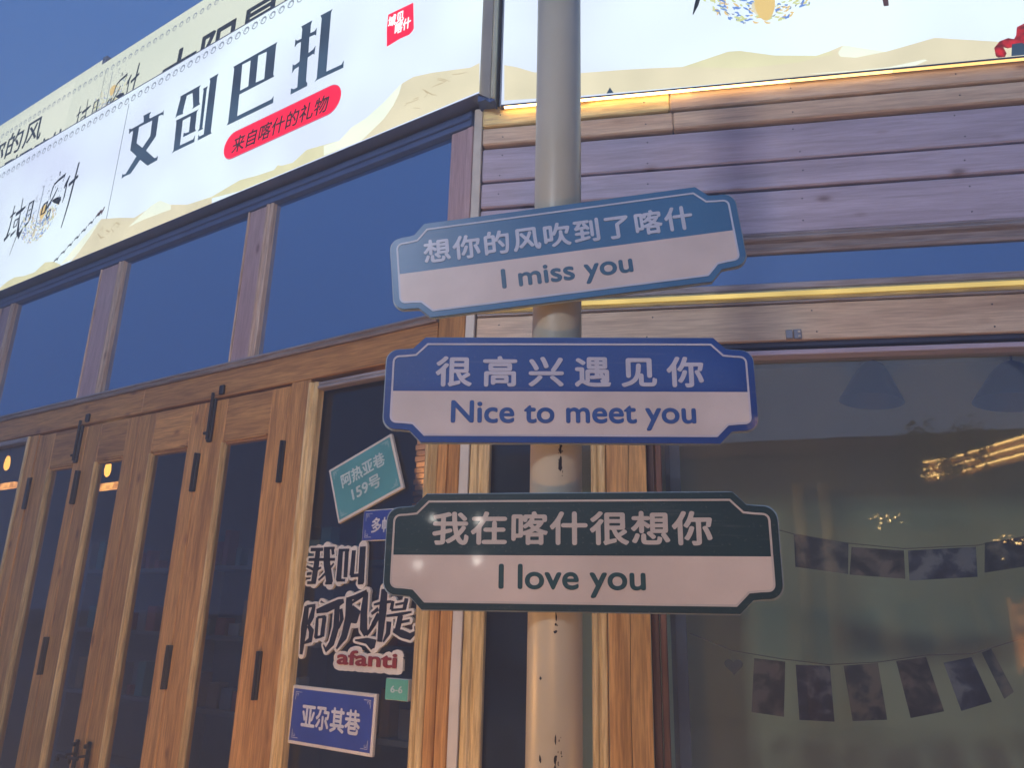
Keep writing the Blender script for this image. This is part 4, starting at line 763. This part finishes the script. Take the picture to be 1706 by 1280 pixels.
# ================================================================== behind the glass
def photo_mat(i):
    m, nt, out = newmat('photo_print'); b = principled(nt, out, (.1, .1, .1), .5)
    mp = objcoord(nt, (9, 9, 9)); nz = N(nt, 'ShaderNodeTexNoise'); nz.inputs['Scale'].default_value = 1.3+.2*i; nz.inputs['Detail'].default_value = 7; nz.inputs['Distortion'].default_value = .35
    nt.links.new(mp.outputs[0], nz.inputs['Vector'])
    pal = [((.012, .018, .022), (.05, .06, .06), (.13, .12, .09)), ((.015, .015, .012), (.06, .055, .04), (.12, .10, .08)), ((.012, .015, .03), (.04, .05, .08), (.12, .13, .14))][i % 3]
    r = ramp(nt, [(.41, pal[0]), (.50, pal[1]), (.60, tuple(c*1.5 for c in pal[2]))]); nt.links.new(nz.outputs[0], r.inputs[0]); nt.links.new(r.outputs[0], b.inputs['Base Color']); return m
PM = [photo_mat(i) for i in range(3)]
FI = FR @ Matrix.Translation((0, .35, 0))
def pics(quads, labels, grp, seed):
    for i, (q, lb_) in enumerate(zip(quads, labels)):
        cx = sum(p[0] for p in q)/4; cz = sum(p[1] for p in q)/4; yb = .0
        v = []
        for y in (-.0006, .0006):
            for (x, z) in q: v.append((x-cx, y+(-.02*((z-cz))), z-cz))
        f = [(3, 2, 1, 0), (4, 5, 6, 7)]+[(k, (k+1) % 4, 4+(k+1) % 4, 4+k) for k in range(4)]
        o = pyd('photo_print', v, f, PM[(i+seed) % 3], None, FI @ Matrix.Translation((cx, -.004, cz))); bm = bmesh.new(); bm.from_mesh(o.data); bmesh.ops.recalc_face_normals(bm, faces=bm.faces); bm.to_mesh(o.data); bm.free()
        tag(o, lb_, 'photo', grp)
Q1 = [[(1.282, 1.936), (1.485, 1.906), (1.473, 1.786), (1.279, 1.811)], [(1.495, 1.89), (1.685, 1.878), (1.679, 1.771), (1.478, 1.784)], [(1.7, 1.878), (1.944, 1.894), (1.935, 1.782), (1.693, 1.765)], [(1.978, 1.91), (2.16, 1.94), (2.15, 1.83), (1.962, 1.798)]]
pics(Q1, ['leftmost landscape photo on the upper string, dark with bluish tones', 'second landscape photo from the left on the upper string, nearly black', 'third landscape photo from the left on the upper string, widest of the row', 'rightmost landscape photo on the upper string by the window edge'], 'photos on the upper string', 0)
Q2 = [[(1.099, 1.465), (1.213, 1.456), (1.194, 1.259), (1.077, 1.271)], [(1.25, 1.446), (1.374, 1.446), (1.373, 1.25), (1.249, 1.251)], [(1.423, 1.448), (1.546, 1.462), (1.558, 1.265), (1.437, 1.255)], [(1.611, 1.471), (1.717, 1.489), (1.757, 1.302), (1.64, 1.274)], [(1.775, 1.47), (1.873, 1.493), (1.922, 1.341), (1.815, 1.306)], [(1.91, 1.51), (1.945, 1.525), (2.0, 1.378), (1.965, 1.353)], [(2.06, 1.56), (2.15, 1.59), (2.20, 1.42), (2.11, 1.39)]]
pics(Q2, ['leftmost portrait photo on the lower string, just right of the heart', 'second portrait photo from the left on the lower string, brownish', 'third portrait photo from the left on the lower string, bluish', 'fourth portrait photo from the left on the lower string, olive and tilted', 'fifth portrait photo from the left on the lower string, dark figure, tilted', 'narrow sixth photo on the lower string, seen nearly edge on', 'last portrait photo on the lower string at the window edge'], 'photos on the lower string', 1)
cord = plain('jute_cord', (.16, .14, .10), .9)
for nm, pts, lb_ in (('garland_string', [(1.0, 2.02), (1.28, 1.94), (1.48, 1.905), (1.69, 1.885), (1.95, 1.90), (2.17, 1.945), (2.5, 2.05)], 'upper sagging cord with landscape photos pegged to it'), ('garland_string', [(.86, 1.55), (1.02, 1.49), (1.2, 1.465), (1.37, 1.45), (1.55, 1.465), (1.72, 1.495), (1.88, 1.505), (2.15, 1.595), (2.5, 1.75)], 'lower sagging cord with portrait photos pegged to it')):
    bm = bmesh.new(); tube(bm, [(x, -.002, z) for x, z in pts], .0018, 6); o = bmob(nm, bm, cord, None, FI); tag(o, lb_, 'string')
ht = [(.035*math.sin(t)**3, .03*(.8125*math.cos(t)-.3125*math.cos(2*t)-.125*math.cos(3*t)-.0625*math.cos(4*t))) for t in [6.2832*k/24 for k in range(24)]]
o = poly2d('heart_ornament', [[(1.021+a, 1.434+b*1.1) for a, b in ht]], plain('pale_card', (.12, .12, .10), .8), None, FI, -.004, .003); tag(o, 'small pale heart hanging left of the lower photos', 'ornament')
shade_m = plain('dark_blue_lamp_shade', (.012, .022, .06), .5)
for (x, z, r_, lb_) in ((1.64, 2.49, .125, 'dark conical pendant lamp shade hanging inside above the upper photos'), (2.17, 2.47, .14, 'dark conical pendant lamp shade hanging inside at the right edge of the photo')):
    m4 = FR @ Matrix.Translation((x, .38, z)) @ Matrix.Rotation(.13, 4, 'Y'); t = thing('pendant_lamp', lb_, 'lamp', mat4=m4, group='pendant lamps inside the shop')
    bm = bmesh.new(); prof = [(r_, 0), (r_*.93, .02), (r_*.55, .12), (r_*.35, .16), (.02, .175)]
    ring = [[bm.verts.new((a*math.cos(6.2832*k/32), a*math.sin(6.2832*k/32), b)) for k in range(32)] for a, b in prof]
    for i in range(len(ring)-1):
        for k in range(32): bm.faces.new((ring[i][k], ring[i][(k+1) % 32], ring[i+1][(k+1) % 32], ring[i+1][k]))
    s_ = bmob('lamp_shade', bm, shade_m, t, m4)
    bm = bmesh.new(); tube(bm, [(0, 0, .17), (0, 0, .36)], .005, 8); bmob('cord', bm, M['black_iron'], t, m4)
# warm bulbs, lit brick ledges and a brick pier inside, seen through the doors
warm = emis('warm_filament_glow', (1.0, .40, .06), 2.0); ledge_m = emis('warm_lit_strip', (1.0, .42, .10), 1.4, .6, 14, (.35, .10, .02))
for x, z, lb_ in ((-4.955, 2.69, 'glowing filament bulb hanging inside behind the far left window'), (-3.462, 2.525, 'glowing filament bulb hanging inside behind the third door leaf')):
    m4 = FL @ Matrix.Translation((x, .5, z)); t = thing('hanging_bulb', lb_, 'lamp', mat4=m4, group='hanging filament bulbs')
    bm = bmesh.new(); tube(bm, [(0, 0, -.065), (0, 0, -.05), (0, 0, -.02), (0, 0, .02), (0, 0, .05)], lambda u: (.006, .017, .022, .018, .010)[min(4, int(u*4+.5))], 14); bmob('glass_bulb', bm, warm, t, m4)
    bm = bmesh.new(); tube(bm, [(0, 0, .05), (0, 0, .09), (0, 0, .6)], lambda u: .014 if u < .4 else .003, 10); bmob('flex', bm, M['black_iron'], t, m4)
    l_ = bpy.data.lights.new('bulb_light', 'POINT'); l_.energy = 1.2; l_.color = (1, .55, .2); l_.shadow_soft_size = .04; lo = bpy.data.objects.new('bulb_light', l_); link(lo, t, m4 @ Matrix.Translation((0, 0, -.02)))
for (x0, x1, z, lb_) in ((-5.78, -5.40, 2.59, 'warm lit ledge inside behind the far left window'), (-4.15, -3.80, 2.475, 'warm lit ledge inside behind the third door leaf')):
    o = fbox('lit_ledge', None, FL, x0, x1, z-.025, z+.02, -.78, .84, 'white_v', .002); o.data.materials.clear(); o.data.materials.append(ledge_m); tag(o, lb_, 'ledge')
brickm = plain('fired_brick', (.42, .25, .14), .9, 0, .3, 9)
m4 = FL @ Matrix.Translation((-.33, .30, 0)); pier = thing('brick_pier', 'slim brick pier lit from below by a small warm uplight behind the glass', 'pillar', mat4=m4)
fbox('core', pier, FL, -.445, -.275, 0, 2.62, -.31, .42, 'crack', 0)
sh = boxmesh('brick', .088, .08, .022, .0)
for r_ in range(24):
    for c in range(2):
        off = (r_ % 2)*.035
        mesh_ob('brick', sh, brickm if r_+c == 0 else None, pier, FL @ Matrix.Translation((-.400+c*.092-off*.25, .275+random.uniform(-.002, .002), 1.98+r_*.0265)))
bm = bmesh.new(); tube(bm, [(0, 0, 0), (0, 0, .05)], .02, 12); up = bmob('uplight', bm, M['black_iron'], None, FL @ Matrix.Translation((-.345, .165, 2.00))); tag(up, 'small black uplight at the foot of the lit brick face', 'lamp')
l_ = bpy.data.lights.new('uplight_beam', 'SPOT'); l_.energy = 5.0; l_.color = (1, .52, .16); l_.spot_size = R(75); l_.spot_blend = .8; l_.shadow_soft_size = .015
lo = bpy.data.objects.new('uplight_beam', l_); link(lo, up, FL @ Matrix.Translation((-.345, .165, 2.06)) @ Matrix.Rotation(R(165), 4, 'X'))
# shelving shapes dimly seen through the doors
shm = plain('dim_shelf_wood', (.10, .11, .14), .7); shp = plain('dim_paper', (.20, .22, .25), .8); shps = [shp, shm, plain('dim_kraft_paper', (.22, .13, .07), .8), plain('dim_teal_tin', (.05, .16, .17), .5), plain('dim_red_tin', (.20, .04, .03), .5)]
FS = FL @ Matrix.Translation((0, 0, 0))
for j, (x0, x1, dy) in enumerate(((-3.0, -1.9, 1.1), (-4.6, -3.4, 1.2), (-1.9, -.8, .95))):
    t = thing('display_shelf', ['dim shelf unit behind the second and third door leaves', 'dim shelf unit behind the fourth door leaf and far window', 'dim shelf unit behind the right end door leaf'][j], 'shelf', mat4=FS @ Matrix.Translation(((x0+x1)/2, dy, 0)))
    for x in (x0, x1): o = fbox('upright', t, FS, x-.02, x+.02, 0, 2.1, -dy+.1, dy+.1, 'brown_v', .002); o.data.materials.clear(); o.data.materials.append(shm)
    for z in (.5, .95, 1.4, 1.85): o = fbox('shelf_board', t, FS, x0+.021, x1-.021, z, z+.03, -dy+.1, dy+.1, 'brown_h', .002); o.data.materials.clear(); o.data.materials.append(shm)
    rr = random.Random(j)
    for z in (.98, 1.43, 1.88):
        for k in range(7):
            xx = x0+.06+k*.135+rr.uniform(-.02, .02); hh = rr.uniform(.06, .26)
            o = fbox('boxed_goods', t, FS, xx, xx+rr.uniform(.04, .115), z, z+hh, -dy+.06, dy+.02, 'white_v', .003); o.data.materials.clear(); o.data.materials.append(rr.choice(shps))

# ================================================================== across the street (seen only as reflections, and it lights the scene)
os_ = thing('opposite_shop', 'low shop across the street with lit eave and glowing columns, reflected in the window', 'building', (2.5, -8.6, 0))
def wb(name, x0, x1, y0, y1, z0, z1, mat, parent=None, bev=.005):
    return mesh_ob(name, boxmesh(name, x1-x0, y1-y0, z1-z0, bev), mat, parent, Matrix.Translation(((x0+x1)/2, (y0+y1)/2, (z0+z1)/2)))
opw = plain('dusk_plaster', (.16, .14, .12), .9)
wb('wall', -6, 12, -9.4, -9.0, 0, 4.7, opw, os_)
wb('roof', -6.3, 12.3, -10, -8.9, 4.7, 4.8, plain('roof_tin', (.08, .08, .09), .7), os_)
eave = emis('warm_led_strip', (1.0, .62, .20), 9.0)
def run(name, a, b, z0, z1, w, mat):
    a, b = Vector(a), Vector(b); m = Matrix.Rotation(math.atan2(b.y-a.y, b.x-a.x), 4, 'Z'); m.translation = ((a.x+b.x)/2, (a.y+b.y)/2, (z0+z1)/2)
    mesh_ob(name, boxmesh(name, (b-a).length, w, z1-z0, 0), mat, os_, m)
for a, b in (((3.0, -8.5), (3.4, -8.2)), ((3.4, -8.2), (4.9, -5.2))):
    for z in (3.98, 4.10, 4.22): run('glow_strip', a, b, z, z+.018, .03, eave)
    for z in (3.90, 4.02, 4.14): run('eave_board', (a[0]+.02, a[1]-.05), (b[0]+.02, b[1]-.05), z, z+.11, .03, plain('eave_wood', (.5, .28, .12), .6))

wb('fascia', -6.3, 12.3, -8.88, -8.84, 4.55, 4.8, plain('fascia_wood', (.25, .12, .05), .7), os_)
colm = plain('honey_column', (.55, .32, .12), .6)
for x in (1.0, 1.42, 5.6, 6.1):
    bm = bmesh.new(); tube(bm, [(x, -8.25, 0), (x, -8.25, 3.9)], .10, 20); bmob('column', bm, colm, os_)
    l_ = bpy.data.lights.new('column_uplight', 'SPOT'); l_.energy = 420; l_.color = (1, .48, .12); l_.spot_size = R(50); l_.spot_blend = .9; l_.shadow_soft_size = .05
    lo = bpy.data.objects.new('column_uplight', l_); link(lo, os_, Matrix.Translation((x, -8.0, 2.85)) @ Matrix.Rotation(R(172), 4, 'X'))
    bm = bmesh.new(); tube(bm, [(x, -8.0, 2.74), (x, -8.0, 2.84)], .05, 12); bmob('uplight_can', bm, M['black_iron'], os_)
dorm = emis('lit_doorway', (1.0, .36, .09), 1.6, .7, 4, (.25, .06, .01))
d_ = wb('window', 4.05, 4.42, -8.99, -8.93, 1.0, 1.95, dorm, os_)
for x_ in (4.0, 4.22, 4.42): wb('window_frame', x_, x_+.05, -8.93, -8.86, .9, 2.05, emis('lit_timber', (.9, .33, .09), .8), d_)
# tree in front of the lit eave
leafm = plain('dark_leaf', (.035, .06, .03), .6)
def tree(x, y, h, r, label, n=2600, seed=1):
    t = thing('street_tree', label, 'tree', (x, y, 0)); rr = random.Random(seed)
    bm = bmesh.new(); tube(bm, [(x, y, 0), (x+.05, y, h*.4), (x-.03, y+.03, h*.75)], lambda u: .11*(1-.6*u), 10)
    for k in range(7):
        a = rr.uniform(0, 6.28); z0 = h*rr.uniform(.4, .7); tube(bm, [(x, y, z0), (x+r*.5*math.cos(a), y+r*.5*math.sin(a), z0+h*.15), (x+r*.85*math.cos(a), y+r*.85*math.sin(a), z0+h*.22)], lambda u: .04*(1-.8*u)+.004, 6)
    bmob('trunk', bm, plain('bark', (.08, .06, .045), .9), t)
    bm = bmesh.new(); cl = [(rr.uniform(-r, r), rr.uniform(-r, r), rr.uniform(h*.5, h)) for _ in range(26)]
    for k in range(n):
        c = rr.choice(cl); p = Vector((x+c[0]+rr.gauss(0, r*.2), y+c[1]+rr.gauss(0, r*.2), c[2]+rr.gauss(0, r*.18))); u = Vector((rr.uniform(-1, 1), rr.uniform(-1, 1), rr.uniform(-.6, .6))).normalized(); v = u.orthogonal().normalized(); s_ = rr.uniform(.03, .06)
        bm.faces.new([bm.verts.new(p+u*s_), bm.verts.new(p+v*s_*.5), bm.verts.new(p-u*s_), bm.verts.new(p-v*s_*.5)])
    tag(bmob('crown', bm, leafm, t, None, False), kind='stuff')
tree(3.3, -7.5, 4.5, .62, 'small leafy tree before the lit eave across the street'); tree(-4.6, -7.6, 4.2, 1.1, 'small leafy tree by the street lamps across the street', seed=5)
# street lamps: white globes
lampw = emis('white_lamp_globe', (1.0, .95, .85), 60.0)
for i, (x, y, z) in enumerate(((-4.1, -8, 2.72), (-3.42, -8.1, 2.68), (-4.27, -7.9, 2.04), (-3.39, -8, 2.11))):
    m4 = Matrix.Translation((x, y, 0)); t = thing('street_lamp', ['tall white globe lamp by the left tree across the street', 'tall white globe lamp right of the left tree across the street', 'low white globe lamp at the far left across the street', 'low white globe lamp beside the tall right one across the street'][i], 'street lamp', mat4=m4, group='globe lamps across the street')
    bm = bmesh.new(); tube(bm, [(0, 0, 0), (0, 0, z-.05)], .025, 10); bmob('post', bm, M['black_iron'], t, m4)
    bm = bmesh.new(); bmesh.ops.create_uvsphere(bm, u_segments=14, v_segments=8, radius=.034); bmob('globe', bm, lampw, t, m4 @ Matrix.Translation((0, 0, z)))
# a loose string of small warm bulbs across the street
t = thing('fairy_lights', 'loose string of tiny warm bulbs across the street, seen only as sparkles in the window', 'string lights', (3.6, -8, 3)); rr = random.Random(12); bm = bmesh.new()
for k in range(46):
    if k < 12: p = (2.25+rr.gauss(0, .12), -8+rr.uniform(-.2, .2), 3.24+rr.gauss(0, .10))
    elif k < 34: p = (3.75+(k-12)*.032+rr.gauss(0, .02), -8, 2.98-rr.random()**2*.55)
    else: p = (2.5+rr.random()*1.1, -7.9, 3.98+rr.gauss(0, .07))
    v = bmesh.ops.create_icosphere(bm, subdivisions=1, radius=rr.uniform(.008, .02))['verts']; bmesh.ops.translate(bm, vec=p, verts=v)
tag(bmob('bulbs', bm, emis('warm_tiny_bulb', (1, .62, .22), 14.0), t), kind='stuff')
bm = bmesh.new(); tube(bm, [(2.0, -8, 3.5), (2.3, -8, 3.3), (3.0, -8, 3.15), (3.7, -8, 3.05), (4.6, -8, 3.0)], .004, 5); bmob('wire', bm, M['black_iron'], t)
# unseen fill lamps added on the pavement: neutral light on the signs, warm light low on the timber
def fill_lantern(label, x, y, z, energy, col, size, grp=None):
    m4 = Matrix.Translation((x, y, 0)); t = thing('added_lantern', label, 'street lamp', mat4=m4, group=grp)
    bm = bmesh.new(); tube(bm, [(0, 0, 0), (0, 0, z-size)], .03, 12); bmob('post', bm, M['black_iron'], t, m4)
    bm = bmesh.new(); bmesh.ops.create_uvsphere(bm, u_segments=20, v_segments=12, radius=size*.8); bmob('globe', bm, emis('added_fill_glow', col, 6.0), t, m4 @ Matrix.Translation((0, 0, z)))
    l_ = bpy.data.lights.new('added_fill_light', 'POINT'); l_.energy = energy; l_.color = col; l_.shadow_soft_size = size; lo = bpy.data.objects.new('added_fill_light', l_); link(lo, t, m4 @ Matrix.Translation((0, 0, z)))
    lo.visible_glossy = True
fill_lantern('added tall cool white fill lamp on a high post, unseen behind the viewer', -3.6, -4.6, 5.8, 2000, (.90, .92, 1.0), .34)
fill_lantern('added low amber fill lamp left of the sign pole, unseen below the view', -1.5, 1.75, .6, 80, (1.0, .47, .12), .12, 'added amber fill lamps on the pavement')
fill_lantern('added low amber fill lamp right of the sign pole, unseen below the view', 1.0, 1.45, .45, 10, (1.0, .47, .12), .12, 'added amber fill lamps on the pavement')
fill_lantern('added low amber fill lamp, unseen just behind the viewer', -.5, -.75, .22, 150, (1.0, .44, .10), .10, 'added amber fill lamps on the pavement')

# ================================================================== blue volume added to stand in for lens glare
hm = bpy.data.materials.new('glare_veil_volume'); hm.use_nodes = True; hn = hm.node_tree; hn.nodes.clear()
ho = hn.nodes.new('ShaderNodeOutputMaterial'); pv = hn.nodes.new('ShaderNodeVolumePrincipled')
pv.inputs['Color'].default_value = (.60, .76, 1.0, 1); pv.inputs['Density'].default_value = GLARE_DENSITY; pv.inputs['Anisotropy'].default_value = 0.0
hn.links.new(pv.outputs[0], ho.inputs['Volume'])
hz = mesh_ob('glare_veil', boxmesh('glare_veil', 30, 22, 10.0, 0), hm, None, Matrix.Translation((0, -1.5, 4.0))); tag(hz, kind='stuff')
